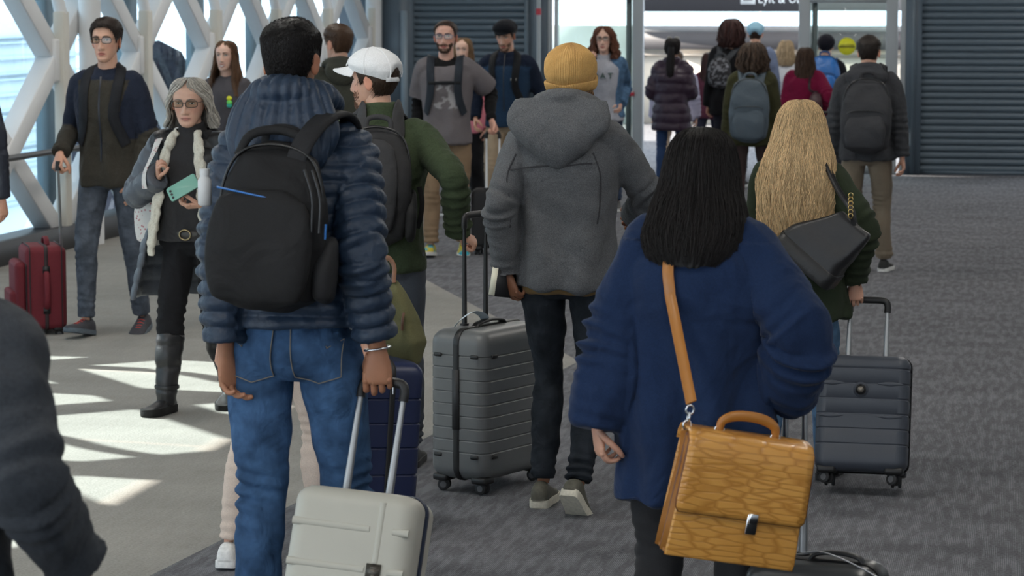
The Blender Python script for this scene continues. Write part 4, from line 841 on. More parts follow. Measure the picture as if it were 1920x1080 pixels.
# --- man in white cap and green fleece
if want('green'):
    P = PP['green'] = Person('man in a white baseball cap and green fleece with a dark grey backpack', 716, 884, 1.735, 12, lean=.02, vox=.0075, hi=True, nose=1.05, headx=-.025, head=(66, 2), legs=((.14, 0, 0), (-.12, .0, 14)),
        arms=(dict(w=('px', 858, 436, -.05), pole=(.35, -1, .1), d=(.75, .30, -.45), n=(-.2, .4, -1), t=(-.4, .9, .2), curl=.8, thumb=.6), dict(w=(-.24, .10, .86), pole=(-.6, -.8, 0))))
    P.legs('trousers', (.085, .095, .115), M_cotton, r=1.1, ank=1.15, vox=.009); P.shoes((.03, .03, .03), (.05, .05, .05))
    P.top('fleece', (.050, .068, .038), M_fleece, hem=.87, ease=.016, collar=(.074, .065), sr=.98, fold=.004, elbow=.009, drape=(.005, 5))
    P.face(brow=(.05, .03, .02)); P.beard_mesh((.16, .08, .05), 900)
    hair_short(P, (.045, .026, .016), top=.002, side=.009, n=3600, rad=.0011, seed=8, length=.026, hl=([0, 30, 50, 62, 70, 76, 84, 100, 112, 128, 150, 180], [.08, .075, .06, .04, .01, -.02, .0, .0, -.03, -.075, -.09, -.092]), zmax=([0, 40, 90, 130, 148, 160, 172, 180], [.050, .042, .016, -.002, -.002, .030, .046, .050]))
    # cap: crown with an arched opening at the back, strap, brim, button
    mb = MB(); hlc = ([0, 40, 90, 130, 148, 160, 172, 180], [.060, .052, .026, .006, .002, .030, .046, .050]); V, f, c = hat_shell(P, 'cap', hlc, .014, (.80, .81, .83), edge=.011, na=96, nz=20); N = V * 0
    V[:, :] += 0; seam = np.abs(((np.arctan2(V[:, 0], V[:, 1]) / (math.pi / 3)) + .5) % 1 - .5); mb.add(V, f, c)
    o = P.put_head(mb, 'cap', M_cotton); mbb = MB(); Rg = []
    for t in np.linspace(0, 1, 9):
        u = np.linspace(-1, 1, 17); ph = u * R(62); base = skull(ph, np.full(17, .062) - .012 * np.abs(u) ** 2, np.full(17, .010)); fw = np.stack([base[:, 0] * (1 + .06 * t), base[:, 1] + t * .078 * np.sqrt(np.clip(1 - (u * .98) ** 2, 0, 1)), base[:, 2] - .022 * t + .012 * t * (1 - u * u) - .006 * u * u * t], 1); Rg.append(fw)
    V, f = rings(Rg, closed=False, caps=(False, False)); n0 = len(V); mbb.add(V, f, (.80, .81, .83)); mbb.add(V - (0, 0, .004), f, (.74, .75, .77)); e1 = np.vstack([Rg[-1]]); Vb, fb = tube(e1 - (0, 0, .002), .0032, seg=6, sub=1); mbb.add(Vb, fb, (.80, .81, .83)); V, f = mbb.arr(); mk('brim', P.hp(V), f, M_cotton, o, np.concatenate(mbb.C))
    ph = np.linspace(R(142), R(218), 15); pts = skull(ph, np.full(15, .004), np.full(15, .016)); V, f = tube(P.hp(pts), (.009, .002), ref=np.array([nrm(q * (1, 1, 0)) for q in pts]) @ P.hR.T, seg=8, sub=1, pw=4); mk('cap_strap', V, f, M_cotton, o, (.80, .81, .83))
    V, f = ellipsoid((0, 0, .138), (.008, .008, .005)); mk('button', P.hp(V), f, M_cotton, o, (.80, .81, .83))
    for q in range(6):
        a = q * math.pi / 3 + math.pi / 6; ph = np.full(12, a); z = np.linspace(np.interp(abs(math.degrees((a + math.pi) % (2 * math.pi) - math.pi)), *hlc) + .004, .113, 12); V, f = tube(P.hp(skull(ph, z, np.full(12, .0255))), (.003, .0012), seg=5, sub=1); mk('seam', V, f, M_cotton, o, (.74, .75, .77))
# --- man in mustard beanie and grey wool jacket
if want('beanie'):
    P = PP['beanie'] = Person('man in a mustard ribbed beanie and grey wool hooded jacket holding a book', 1062, 948, 1.765, -6, skin='brown', lean=.015, vox=.0075, width=.98, legs=((-.16, .02, 42, -.005), (-.02, 0, 0, -.01)), head=(0, 6), ears=False,
        arms=(dict(w=('px', 1186, 405, .32), pole=(.9, -.6, -.2), d=(-.1, .8, -.3), n=(-1, 0, 0), t=(0, .2, 1), curl=.7), dict(w=('px', 950, 512, -.02), pole=(-.35, -1, 0), d=(.28, .10, -1), n=(.6, .75, .1), t=(-.3, .5, -.3), curl=.62, thumb=.2)))
    P.legs('jeans', (.020, .024, .030), M_denim, r=.98, ank=.95, fold=.0045, knee=.007, stack=.010); 
    P.shoes((.10, .095, .075), (.62, .58, .48), solh=.026)
    P.top('shirt_tail', (.20, .13, .06), M_cotton, hem=.845, ease=.004, arms=False, vox=.012)
    P.top('wool_jacket', (.105, .108, .115), M_wool, hem=.865, ease=.026, sr=1.02, cuff=1.1, fold=.0045, elbow=.011, flare=.012, drape=(.008, 5), collar=(.088, .085))
    hood(P, 'hood', (.105, .108, .115), M_wool, 1.15, low=.165, up=.10, wide=.15, thick=.045, rows=[(.16, .035), (.18, .045), (.115, .046), (.055, .036), (.02, .02)])
    for pts in ([(.165, -.16, 1.40), (.205, -.14, 1.25), (.20, -.15, 1.10)], [(-.165, -.16, 1.40), (-.205, -.14, 1.25), (-.20, -.15, 1.10)], [(-.17, -.2, 1.345), (0, -.25, 1.335), (.17, -.2, 1.345)]): P.strap('seam', np.array(pts), .006, .004, M_wool, (.05, .05, .055), P.gar['wool_jacket'][2], .001)
    hair_long(P, (.14, .075, .035), [(.02, .072, -.01, .06), (-.03, .078, -.01, .058), (-.07, .088, -.015, .055), (-.105, .112, -.015, .055), (-.125, .125, -.015, .06)], 62, n=380, rad=.0028, wave=(.004, 60), kr=.45, seed=5)
    mb = MB(); V, f, c = hat_shell(P, 'beanie', ([0, 90, 180], [.040, -.012, -.040]), .013, (.56, .34, .125), edge=.010, low=.016, na=540, nz=26, rib=90); mb.add(V, f, c)
    cuffring(P, mb, lambda ph: np.interp(np.degrees(np.abs(ph)), [0, 90, 180], [.022, -.038, -.066]), .026, .036, (.54, .325, .12), 540, 90); P.put_head(mb, 'beanie', M_knit)
# --- woman in navy sweater, foreground
if want('navy'):
    P = PP['navy'] = Person('woman with long black hair in an oversized navy sweater carrying a tan leather satchel', 1300, 1345, 1.60, -4, 'f', lean=.02, vox=.0065, width=1.08, head=(0, 12), legs=((.12, 0, 0), (-.10, 0, 10)), ears=False,
        arms=(dict(w=('px', 1462, 735, .02), pole=(.8, -.75, -.1), d=(-.6, .7, -.4), n=(0, .3, -1), t=(-.6, .6, 0), curl=.8), dict(w=('px', 1103, 868, -.03), pole=(-.7, -.7, 0), d=(.10, .1, -1), n=(.8, .5, 0), t=(.5, -.7, 0), curl=.5)))
    P.legs('trousers', (.030, .030, .032), M_cotton, r=1.25, ank=1.25, vox=.010); P.shoes((.03, .03, .03), (.05, .05, .05))
    P.top('sweater', (.016, .031, .078), M_knit, hem=.675, ease=.040, sr=1.25, bell=.018, cuff=1.0, fold=.006, elbow=.012, flare=.0, sag=.035, smoothn=4, drape=(.017, 5), vox=.0072)
    hair_long(P, (.010, .008, .008), [(.124, .012, -.005, .012), (.117, .050, -.005, .052), (.085, .084, -.006, .090), (.03, .102, -.008, .104), (-.05, .116, -.014, .110), (-.13, .138, -.035, .118), (-.20, .150, -.06, .110), (-.262, .132, -.08, .10), (-.295, .108, -.085, .092)], 42, n=1700, rad=.0014, wave=(.003, 20), ridge=.0022, nr=90, kr=.6, seed=9, bottom=-.008, lock=.25)
# --- blonde woman
if want('blonde'):
    P = PP['blonde'] = Person('woman with very long wavy blonde hair in a dark green jacket pulling a charcoal suitcase', 1492, 902, 1.545, -4, 'f', lean=.01, vox=.0075, legs=((.10, 0, 0, .02), (-.10, .0, 16, .02)), ears=False,
        arms=(dict(w=('px', 1605, 530, -.06), pole=(.8, -.7, 0), d=(0, -.05, -1), n=(-.1, 1, 0), t=(-1, .0, 0), curl=.95, thumb=.7, cj=(.30, 1.75, 1.2)), dict(w=(-.22, .08, .74), pole=(-.6, -.8, 0))))
    P.legs('jeans', (.12, .22, .36), M_denim, r=1.06, ank=1.1, knee=.007); P.shoes((.02, .02, .02), (.05, .05, .05))
    P.top('jacket', (.030, .040, .024), M_cotton, hem=.79, ease=.030, sr=1.1, cuff=1.0, fold=.006, elbow=.010, flare=.03, drape=(.007, 6))
    hair_long(P, (.66, .47, .26), [(.124, .010, -.005, .012), (.116, .050, -.006, .055), (.080, .084, -.008, .094), (.02, .104, -.012, .108), (-.06, .124, -.025, .120), (-.15, .155, -.06, .135), (-.26, .168, -.085, .135), (-.38, .158, -.095, .125), (-.50, .135, -.10, .11), (-.60, .100, -.105, .095), (-.665, .075, -.105, .085)], 40, n=2300, rad=.0017, wave=(.011, 30), ridge=.0055, nr=48, kr=.36, seed=12, bottom=-.02, lock=.55)
    a = np.linspace(0, 2 * math.pi, 20, endpoint=False)
    for dz in (0, .013):
        for q in a: V, f = ellipsoid(P.wri[0] + np.array([.030 * math.cos(q), .026 * math.sin(q), .012 + dz]), (.0052,) * 3, 8, 6); mk('bracelet_bead', V, f, mat('gold_wood', (.30, .13, .03), .25, .4), P.o)
# ------------------------------------------------------------------ more people
def legpaint(n): return None
# --- man in glasses, left
if want('A'):
    P = PP['A'] = Person('man in black glasses and a two-tone zip jacket pulling the red suitcase', 212, 626, 1.83, 176, lean=.01, vox=.0095, hi=True, head=(4, 0), hroll=0, legs=((.14, .0, -10, .01), (-.16, .0, 12, .02)), width=.94,
        arms=(dict(w=('px', 112, 288, -.10), pole=(.25, -1, 0), d=(0, .45, -.8), n=(-.3, -.4, -.6), t=(-.9, .3, 0), curl=.8, thumb=.7), dict(w=('px', 262, 338, -.10), pole=(-.8, -.6, 0), d=(.35, .1, -1), n=(.9, -.2, 0), t=(0, 1, 0), curl=.15)))
    P.legs('jeans', (.075, .088, .112), M_denim, r=1.02, ank=.98, fold=.004, knee=.008, stack=.008); P.shoes((.055, .055, .065), (.12, .15, .18), lace=(.55, .09, .08))
    def pj(V, b, t, c):
        c = c.copy(); nv = ((b == 0) & ((V[:, 2] > 1.44 * P.k) | (np.abs(V[:, 0]) > .135 + .03 * np.sin(V[:, 2] * 9)) & (V[:, 2] > 1.15))) | ((b > 0) & (t < .30)); c[nv] = (.020, .025, .042); return c
    P.top('zip_jacket', (.045, .041, .034), M_fleece, hem=.855, ease=.017, collar=(.074, .028), fold=.0045, elbow=.010, paint=pj, sr=.98, drape=(.007, 5))
    P.strap('zip', [(0, .13, 1.02), (0, .15, 1.2), (0, .16, 1.35), (0, .12, 1.52)], .012, .005, M_plastic, (.015, .018, .03), P.gar['zip_jacket'][2], .001)
    hair_short(P, (.030, .020, .016), top=.020, side=.005, n=1600, seed=3, length=.022, part=-.6); P.face(glasses=(.012, .010, .012), brow=(.04, .025, .02))
# --- grey haired woman with phone
if want('grey'):
    P = PP['grey'] = Person('woman with grey bobbed hair and glasses in an open quilted coat holding a phone', 372, 768, 1.575, 170, 'f', skin=(.60, .36, .27), lean=.02, vox=.0085, hi=True, head=(12, 6), legs=((.16, 0, 0, .0), (-.14, .02, 10, .02)), hw=1.10, width=1.25,
        arms=(dict(w=('px', 298, 330, -.14), pole=(.8, -.6, -.3), d=(-.2, .5, .75), n=(-.8, -.2, .3), t=(.2, .9, 0), curl=.75), dict(w=('px', 378, 384, -.26), pole=(-1, -.3, -.4), d=(.9, .35, -.1), n=(.1, -.3, 1), t=(.3, .8, .3), curl=.45, thumb=.5)))
    BK = (.014, .014, .016)
    P.legs('trousers', BK, M_cotton, r=1.22, ank=.72, fold=.004, knee=.005, stack=.002); P.shoes((.016, .016, .018), (.012, .012, .012), M_leather, boot=.30, name='boot', solh=.03)
    P.top('sweater', (.035, .034, .036), M_knit, hem=.93, ease=.010, collar=(.062, .050), sr=.85, fold=.003); ts = P.bvh
    V, f = tube([(math.cos(q) * .162, math.sin(q) * .128 - .002, .955 * P.k) for q in np.linspace(0, 6.283, 33)], (.004, .016), ref=(0, 0, 1), seg=8, sub=1, cap=False); bo = mk('belt', V, f, M_leather, P.o, (.03, .026, .022)); V, f = tube([(.03 * math.cos(q) - .01, .133, .955 * P.k + .024 * math.sin(q)) for q in np.linspace(0, 6.283, 17)], .004, seg=6, sub=1, cap=False); mk('buckle', V, f, mat('brass', (.35, .27, .15), .3, 1), bo)
    def pc(V, b, t, c):
        c = c.copy(); r = np.hypot(V[:, 0] / 1.25, V[:, 1] - .0); front = (b == 0) & (V[:, 1] > .05) & (np.abs(V[:, 0]) < .20); c[front] = (.014, .014, .016); return c
    P.top('quilted_coat', (.085, .095, .115), M_down, hem=.60, ease=.036, sr=1.12, cuff=1.1, quilt=(.075, .008), fold=.003, open_=([.55, .8, 1.1, 1.35, 1.5], [54, 50, 40, 28, 40]), paint=pc, flare=.07, elbow=.006)
    ex = P.gar['quilted_coat'][2]
    for sx in (1, -1):       # fleece lining along both edges
        pts = [(sx * .055, .075, 1.50), (sx * .085, .125, 1.40), (sx * .105, .150, 1.25), (sx * .125, .160, 1.08), (sx * .145, .165, .95), (sx * .155, .165, .84)]; pts = [(x, y, z * P.k) for x, y, z in pts]
        V, Q = remesh([tube(pts, [(.020, .018), (.026, .018), (.028, .016), (.026, .016), (.024, .014), (.016, .012)], ref=(0, 1, 0), seg=12, sub=5)], .006, 1); N = vnorm(V, Q); V = V + N * (.0045 * wob(V, 140, 3))[:, None]; mk('fleece_lining', V, Q, M_fleece, ex, (.60, .57, .49))
    V, f = tube([(math.sin(q) * .095, -math.cos(q) * .10 + .012, 1.475 * P.k + .012 * math.cos(q)) for q in np.linspace(-2.2, 2.2, 15)], (.035, .026), ref=(0, 0, 1), seg=12); V2, Q2 = remesh([(V, f)], .007, 2); N = vnorm(V2, Q2); mk('coat_collar', V2 + N * (.004 * wob(V2, 80, 3))[:, None], Q2, M_fleece, ex, (.02, .02, .022))
    P.face(glasses=(.020, .017, .016), brow=(.16, .13, .11), lips=(.40, .20, .17), lens=(.4, .4, .35))
    hair_long(P, (.46, .43, .385), [(.128, .012, -.008, .012), (.120, .050, -.010, .050), (.090, .080, -.012, .084), (.03, .098, -.016, .094), (-.04, .106, -.022, .09), (-.095, .118, -.028, .086), (-.125, .122, -.03, .084)], ([-.13, 0, .045, .065, .085, .125], [64, 58, 48, 36, 12, 3]), n=520, rad=.0026, wave=(.009, 45), ridge=.005, nr=40, kr=.45, seed=6, bottom=-.01)
# --- smiling girl
if want('girl'):
    P = PP['girl'] = Person('smiling girl with long brown hair in a dark grey shirt with a ribbon pin', 432, 492, 1.645, 176, 'f', skin='pale', vox=.013, hi=True, head=(0, 0), legs=((.1, 0, 0), (-.1, 0, 0)), ears=False)
    P.legs('trousers', (.03, .035, .05), M_denim); P.shoes((.1, .1, .1)); P.top('shirt', (.075, .070, .078), M_cotton, hem=.84, ease=.014, sr=1.0, collar=(.062, .02))
    hair_long(P, (.12, .062, .032), [(.124, .012, -.008, .012), (.117, .048, -.008, .05), (.085, .074, -.010, .082), (.03, .086, -.014, .09), (-.05, .096, -.014, .09), (-.13, .115, -.005, .095), (-.22, .140, .0, .105), (-.31, .155, .005, .11)], ([-.31, -.12, .0, .05, .075, .09, .124], [38, 40, 50, 44, 28, 10, 3]), n=300, rad=.0032, seed=2, kr=.4)
    P.face(smile=1, brow=(.08, .05, .03)); h = P.bvh.ray_cast(Vector((-.06, .6, 1.30 * P.k)), Vector((0, -1, 0)))[0]
    for dz, c in ((.02, (.75, .75, .02)), (-.01, (.15, .65, .10)), (-.032, (.02, .35, .25))): V, f = ellipsoid((h.x, h.y + .004, h.z + dz), (.022, .006, .017)); mk('ribbon_pin', V, f, M_plastic, P.o, c)
# --- brown haired man half hidden behind the down jacket
if want('hoodie'):
    P = PP['hoodie'] = Person('man with short brown hair in an olive and grey hoodie standing near the windows', 640, 545, 1.775, 25, vox=.012, head=(25, 0), legs=((.08, 0, 0), (-.08, 0, 0)), nose=1)
    P.legs('trousers', (.05, .06, .09), M_denim); P.shoes((.1, .1, .1))
    def ph(V, b, t, c): c = c.copy(); c[b > 0] = (.16, .175, .20); return c
    P.top('hoodie', (.060, .062, .050), M_fleece, hem=.83, ease=.022, paint=ph); hood(P, 'hood', (.055, .056, .045), M_fleece, 1.05, low=.10, up=.05, wide=.11); hair_short(P, (.085, .045, .025), top=.018, side=.007, n=900, seed=7)
# --- man in grey printed t-shirt
if want('tee'):
    P = PP['tee'] = Person('bearded man in a grey printed t-shirt over black sleeves with backpack straps', 838, 478, 1.785, 186, skin=(.64, .37, .29), vox=.011, hi=True, hw=1.07, width=1.0, head=(-4, 0), legs=((.14, 0, -6, .01), (-.12, 0, 8, .02)),
        arms=(dict(w=('px', 784, 255, 0), pole=(.3, -1, 0)), dict(w=('px', 922, 226, -.05), pole=(-.35, -1, 0), d=(-.3, .2, -1), n=(.5, .5, 0), t=(.4, .8, 0), curl=.8)))
    P.legs('trousers', (.24, .165, .105), M_cotton, r=1.08, ank=1.08); P.shoes((.55, .50, .10), (.80, .80, .78)); 
    for o in [c for c in P.o.children if c.name.startswith('shoe')]:
        a = o.data.attributes['Col']; n = len(o.data.vertices); co = np.empty(n * 3); o.data.vertices.foreach_get('co', co); co = co.reshape(-1, 3); c = np.ones((n, 4)); c[:, :3] = (.60, .50, .06); m_ = wob(co, 60, 3) > .1; c[m_, :3] = (.05, .35, .45); a.data.foreach_set('color', c.ravel())
    P.top('sleeves', (.010, .010, .011), M_cotton, hem=1.2, ease=.002, collar=(.068, .02), sr=.90, vox=.011)
    def pt(V, b, t, c):
        c = c.copy(); m = (b == 0) & (V[:, 1] > .03) & (V[:, 2] > 1.12 * P.k) & (V[:, 2] < 1.36 * P.k) & (np.abs(V[:, 0]) < .13); w_ = np.abs(wob(V * (1, .2, 1), 48, 5)) < .32; w2 = wob(V * (1, .2, 1), 22, 8) > -.35; c[m & w_ & w2] = (.34, .33, .34); return c
    P.top('tshirt', (.155, .140, .148), M_cotton, hem=.86, ease=.018, sleeve=.40, sr=1.06, fold=.005, drape=(.006, 5), paint=pt, vox=.010, zmax=1.46)
    hair_short(P, (.045, .026, .018), top=.010, side=.002, hl=HL_HIGH, n=700, length=.012); P.face(glasses=(.05, .07, .16), brow=(.05, .03, .02)); P.beard_mesh((.075, .045, .032), 2600)
# --- woman mostly hidden behind him
if want('pink'):
    P = PP['pink'] = Person('fair haired woman in pink mostly hidden behind the man in the grey t-shirt', 872, 402, 1.60, 176, 'f', skin='pale', vox=.014, head=(0, 0))
    P.legs('trousers', (.012, .012, .014), M_cotton, r=1.15, ank=1.3); P.shoes((.02, .02, .02)); P.top('pink_top', (.60, .20, .24), M_cotton, hem=.84, ease=.016); hair_long(P, (.22, .135, .07), [(.124, .012, -.008, .012), (.117, .048, -.008, .05), (.085, .074, -.010, .082), (.03, .086, -.014, .09), (-.05, .094, -.014, .09), (-.13, .10, -.01, .09)], ([-.13, .0, .06, .124], [45, 50, 44, 4]), n=160, rad=.004); P.face()
# --- man in navy fleece and flat cap
if want('flatcap'):
    P = PP['flatcap'] = Person('man in a black flat cap and navy zip fleece looking down', 952, 432, 1.765, 178, skin='light', vox=.012, hi=True, head=(-6, 16), legs=((.1, 0, 0), (-.1, 0, 0)), arms=(dict(w=(.27, .05, .95)), dict(w=(-.26, .05, .92))))
    P.legs('trousers', (.38, .29, .20), M_cotton, r=1.1, ank=1.1); P.shoes((.1, .08, .06))
    def pf(V, b, t, c): c = c.copy(); c[(b > 0) & (t > .02) | (V[:, 2] > 1.40 * P.k)] = (.014, .020, .038); return c
    P.top('fleece_jacket', (.022, .045, .085), M_fleece, hem=.90, ease=.024, collar=(.075, .04), paint=pf); P.strap('zip', [(0, .13, 1.02), (0, .15, 1.2), (0, .16, 1.35), (0, .12, 1.50)], .010, .005, M_plastic, (.01, .012, .02), P.gar['fleece_jacket'][2], .001)
    h = P.bvh.ray_cast(Vector((-.085, .6, 1.29 * P.k)), Vector((0, -1, 0)))[0]; V, f = MB().box((h.x, h.y + .002, h.z), (.055, .006, .022)).arr(); mk('logo_patch', V, f, M_cotton, P.o, (.45, .45, .42), smooth=False)
    P.face(brow=(.04, .03, .02)); P.beard_mesh((.06, .035, .025), 1100); hair_short(P, (.03, .02, .015), top=.002, side=.005, n=400)
    mb = MB(); V, f, c = hat_shell(P, 'c', ([0, 60, 120, 180], [.062, .045, .02, .005]), .020, (.012, .013, .017)); V[:, 1] += .03 * smooth(.05, .13, V[:, 2]) * (V[:, 1] > -.02); mb.add(V, f, c); Rg = []
    for t in np.linspace(0, 1, 6):
        u = np.linspace(-1, 1, 13); b0 = skull(u * R(55), np.full(13, .066), np.full(13, .012)); Rg.append(np.stack([b0[:, 0], b0[:, 1] + t * .045 * np.sqrt(np.clip(1 - (u * .98) ** 2, 0, 1)), b0[:, 2] - .016 * t], 1))
    V, f = rings(Rg, closed=False, caps=(False, False)); mb.add(V, f, (.012, .013, .017)); mb.add(V - (0, 0, .006), f, (.012, .013, .017)); P.put_head(mb, 'flat_cap', M_wool)
# --- curly haired woman in denim jacket
if want('curly'):
    P = PP['curly'] = Person('woman with curly auburn hair and glasses in a grey hoodie and denim jacket', 1132, 396, 1.70, 184, 'f', skin='pale', vox=.013, hi=True, head=(-4, 0), legs=((.1, 0, 0), (-.1, 0, 0)), arms=(dict(w=('px', 1112, 118, -.22), pole=(1, -.2, -.6), d=(.1, .3, 1), n=(-.5, -.8, 0), t=(0, 0, 1), curl=.7), dict(w=('px', 1164, 196, -.05), pole=(-.15, -1, 0))))
    P.legs('jeans', (.05, .07, .12), M_denim); P.shoes((.1, .1, .1)); P.top('hoodie', (.36, .37, .42), M_fleece, hem=.88, ease=.018, sr=.9, collar=(.070, .03))
    for i_, ch in enumerate('OAT'): h = P.bvh.ray_cast(Vector((.07 - .07 * i_, .6, 1.305 * P.k)), Vector((0, -1, 0)))[0]; o = text('lettering', ch, .075, (h.x, h.y + .006, h.z), (math.pi / 2, 0, math.pi), mat('green_print', (.015, .07, .045), .8), P.o, ext=.002)
    P.top('denim_jacket', (.075, .14, .24), M_denim, hem=.92, ease=.032, sr=1.05, open_=([.9, 1.1, 1.5], [50, 42, 55]), vox=.012)
    hair_long(P, (.13, .05, .028), [(.128, .012, -.008, .012), (.120, .052, -.008, .054), (.085, .084, -.010, .090), (.03, .105, -.014, .10), (-.05, .120, -.014, .10), (-.12, .135, -.005, .10), (-.18, .13, .0, .10)], ([-.2, .0, .05, .08, .128], [44, 46, 40, 16, 3]), n=380, rad=.005, wave=(.016, 70), ridge=.012, nr=24, kr=.5, seed=21); P.face(glasses=(.06, .05, .06))
def back_person(key, label, px, fy, H, top, leg, hair, rz=0, sex='f', vox=.016, topmat=M_cotton, topkw=None, legkw=None, skin='light', head=(0, 0), arms=(None, None), width=1.0, shoes=(.03, .03, .03), **kw):
    P = PP[key] = Person(label, px, fy, H, rz, sex, skin, vox=vox, head=head, arms=arms, width=width, **kw); P.legs('trousers', leg, M_cotton, **(legkw or {})); P.shoes(shoes); P.top('top', top, topmat, **(dict(hem=.84, ease=.02) | (topkw or {}))); 
    if hair: hair(P)
    return P
ENV_MID = [(.124, .012, -.008, .012), (.117, .050, -.008, .054), (.085, .078, -.010, .086), (.03, .090, -.014, .094), (-.05, .100, -.02, .098), (-.12, .106, -.03, .098), (-.17, .095, -.04, .09)]
ENV_LONG = ENV_MID[:-1] + [(-.20, .115, -.05, .095), (-.26, .105, -.06, .085)]
ENV_CURL = [(.135, .02, -.008, .02), (.125, .065, -.01, .065), (.085, .100, -.012, .105), (.02, .122, -.016, .115), (-.06, .130, -.02, .12), (-.13, .120, -.03, .11), (-.165, .10, -.03, .10)]
if want('far'):
    P = back_person('purple', 'woman in a dark purple quilted coat with sunglasses pushed up on dark hair', 1258, 358, 1.555, (.032, .016, .034), (.025, .05, .12), None, topmat=M_down, topkw=dict(hem=.72, ease=.045, quilt=(.10, .014), sr=1.15, collar=(.085, .05), vox=.012), arms=(dict(w=(.15, .24, 1.02), pole=(.25, -1, -.2)), dict(w=(-.15, .24, 1.02), pole=(-.25, -1, -.2))), ears=False)
    hair_long(P, (.012, .009, .010), [(.124, .012, -.008, .012), (.117, .050, -.008, .054), (.085, .076, -.010, .084), (.02, .080, -.014, .090), (-.05, .07, -.02, .086)], 40, n=160, rad=.004, ridge=.002)
    hair_long(P, (.012, .009, .010), [(.03, .03, -.115, .03), (-.06, .034, -.135, .030), (-.16, .036, -.16, .03), (-.26, .030, -.175, .028), (-.32, .012, -.18, .012)], 0, n=60, rad=.004, ridge=.002, name='ponytail')
    for sx in (1, -1): V, f = ellipsoid((sx * .042, .045, .125), (.028, .012, .020)); mk('sunglasses', P.hp(V), f, M_plastic, P.o, (.30, .30, .28))
    P = back_person('lavender', 'person in a pale lavender top and light trousers in front of the purple coat', 1264, 341, 1.40, (.42, .41, .55), (.62, .50, .38), lambda P: hair_short(P, (.12, .07, .04), n=200), width=1.45, topkw=dict(sr=1.3, ease=.03))
    P = back_person('maroon', 'small dark haired person in a maroon top beyond the open doorway', 1328, 328, 1.36, (.10, .03, .05), (.03, .03, .05), lambda P: hair_long(P, (.05, .02, .02), ENV_LONG, 40, n=120, rad=.004))
    P = back_person('tall', 'tall person with big dark curly hair in a black jacket', 1368, 352, 1.74, (.010, .010, .012), (.02, .02, .03), lambda P: hair_long(P, (.045, .018, .016), ENV_CURL, 40, n=320, rad=.006, wave=(.014, 70), ridge=.014, nr=22, kr=.6), topkw=dict(hem=.78, ease=.028, sr=1.1), width=1.08)
    P = back_person('bluecap', 'man in a pale blue cap and blue grey shirt beyond the curly haired pair', 1413, 342, 1.70, (.17, .21, .32), (.05, .05, .06), lambda P: hair_short(P, (.05, .03, .02), top=.002, side=.005, n=300), sex='m')
    mb = MB(); V, f, c = hat_shell(P, 'c', ([0, 60, 140, 152, 165, 180], [.062, .045, -.01, -.005, .022, .03]), .014, (.30, .52, .66)); mb.add(V, f, c); P.put_head(mb, 'cap', M_cotton)
    P = back_person('slate', 'person with brown curly hair in an olive jacket wearing a slate blue backpack', 1408, 424, 1.57, (.045, .045, .022), (.060, .040, .040), lambda P: hair_long(P, (.060, .038, .026), ENV_CURL[:-1] + [(-.15, .11, -.03, .11)], 40, n=420, rad=.006, wave=(.016, 65), ridge=.016, nr=20, kr=.7, seed=31), topkw=dict(hem=.80, ease=.035, sr=1.2), topmat=M_fleece, vox=.012, width=1.1)
    P = back_person('farblonde', 'short person with blonde bobbed hair and a white top near the door post', 1470, 336, 1.505, (.60, .62, .66), (.1, .1, .12), lambda P: hair_long(P, (.50, .38, .24), ENV_MID, 40, n=160, rad=.005))
    P = back_person('burgundy', 'woman with brown hair in a burgundy coat carrying a dark shoulder bag', 1506, 376, 1.485, (.17, .010, .042), (.02, .025, .04), lambda P: hair_long(P, (.062, .034, .022), [(z, w * .95, y, d) for z, w, y, d in ENV_LONG], 40, n=220, rad=.005), topkw=dict(hem=.72, ease=.04, sr=1.12, flare=.04), topmat=M_wool, width=1.05, arms=(dict(w=('px', 1540, 212, 0), d=(0, 0, -1), curl=.8), None))
    P = back_person('bluepack', 'person in a black knit hat wearing a bright blue backpack', 1545, 346, 1.57, (.012, .012, .016), (.03, .03, .04), None, sex='m')
    mb = MB(); V, f, c = hat_shell(P, 'c', ([0, 90, 180], [.04, -.01, -.06]), .016, (.012, .012, .018), edge=.012); mb.add(V, f, c); P.put_head(mb, 'knit_hat', M_knit)
    P = back_person('right', 'man in a charcoal hoodie and khaki trousers with a dark grey backpack', 1622, 512, 1.69, (.050, .052, .058), (.215, .175, .13), lambda P: hair_short(P, (.030, .022, .018), top=.014, side=.004, n=1100, length=.014), rz=-3, sex='m', vox=.010, topmat=M_fleece, topkw=dict(hem=.86, ease=.028, sr=1.12, elbow=.008), legkw=dict(r=1.12, ank=1.15, knee=.008), legs=((.16, 0, 0), (-.10, .02, 20)), arms=(dict(w=(.26, -.02, .80)), dict(w=(-.27, .06, .80))), width=1.0)
    hood(P, 'hood', (.048, .050, .056), M_fleece, 1.1, low=.10, up=.055, wide=.13)
    P = back_person('edge', 'person in a dark navy jacket cut off by the left edge beside the windows', -62, 650, 1.70, (.014, .018, .032), (.03, .03, .04), lambda P: hair_short(P, (.03, .02, .02), n=300), rz=178, sex='m', topmat=M_nylon)
# --- foreground sleeve at the left edge
if want('front'):
    P = PP['front'] = Person('person in a charcoal fleece cut off by the left edge in the foreground', -130, 1960, 1.66, -6, lean=.03, vox=.0075, width=1.0, arms=(dict(w=('px', 140, 1052, .02), pole=(.25, -1, 0), d=(.05, .1, -1), n=(-.8, .5, 0), t=(-.4, -.6, 0), curl=.45), None))
    P.legs('trousers', (.03, .03, .035), M_denim, vox=.014); P.shoes((.05, .05, .05)); P.top('fleece', (.045, .050, .058), M_fleece, hem=.84, ease=.026, sr=1.12, cuff=1.25, fold=.006, elbow=.012, vox=.009); hair_short(P, (.03, .02, .02), n=300)
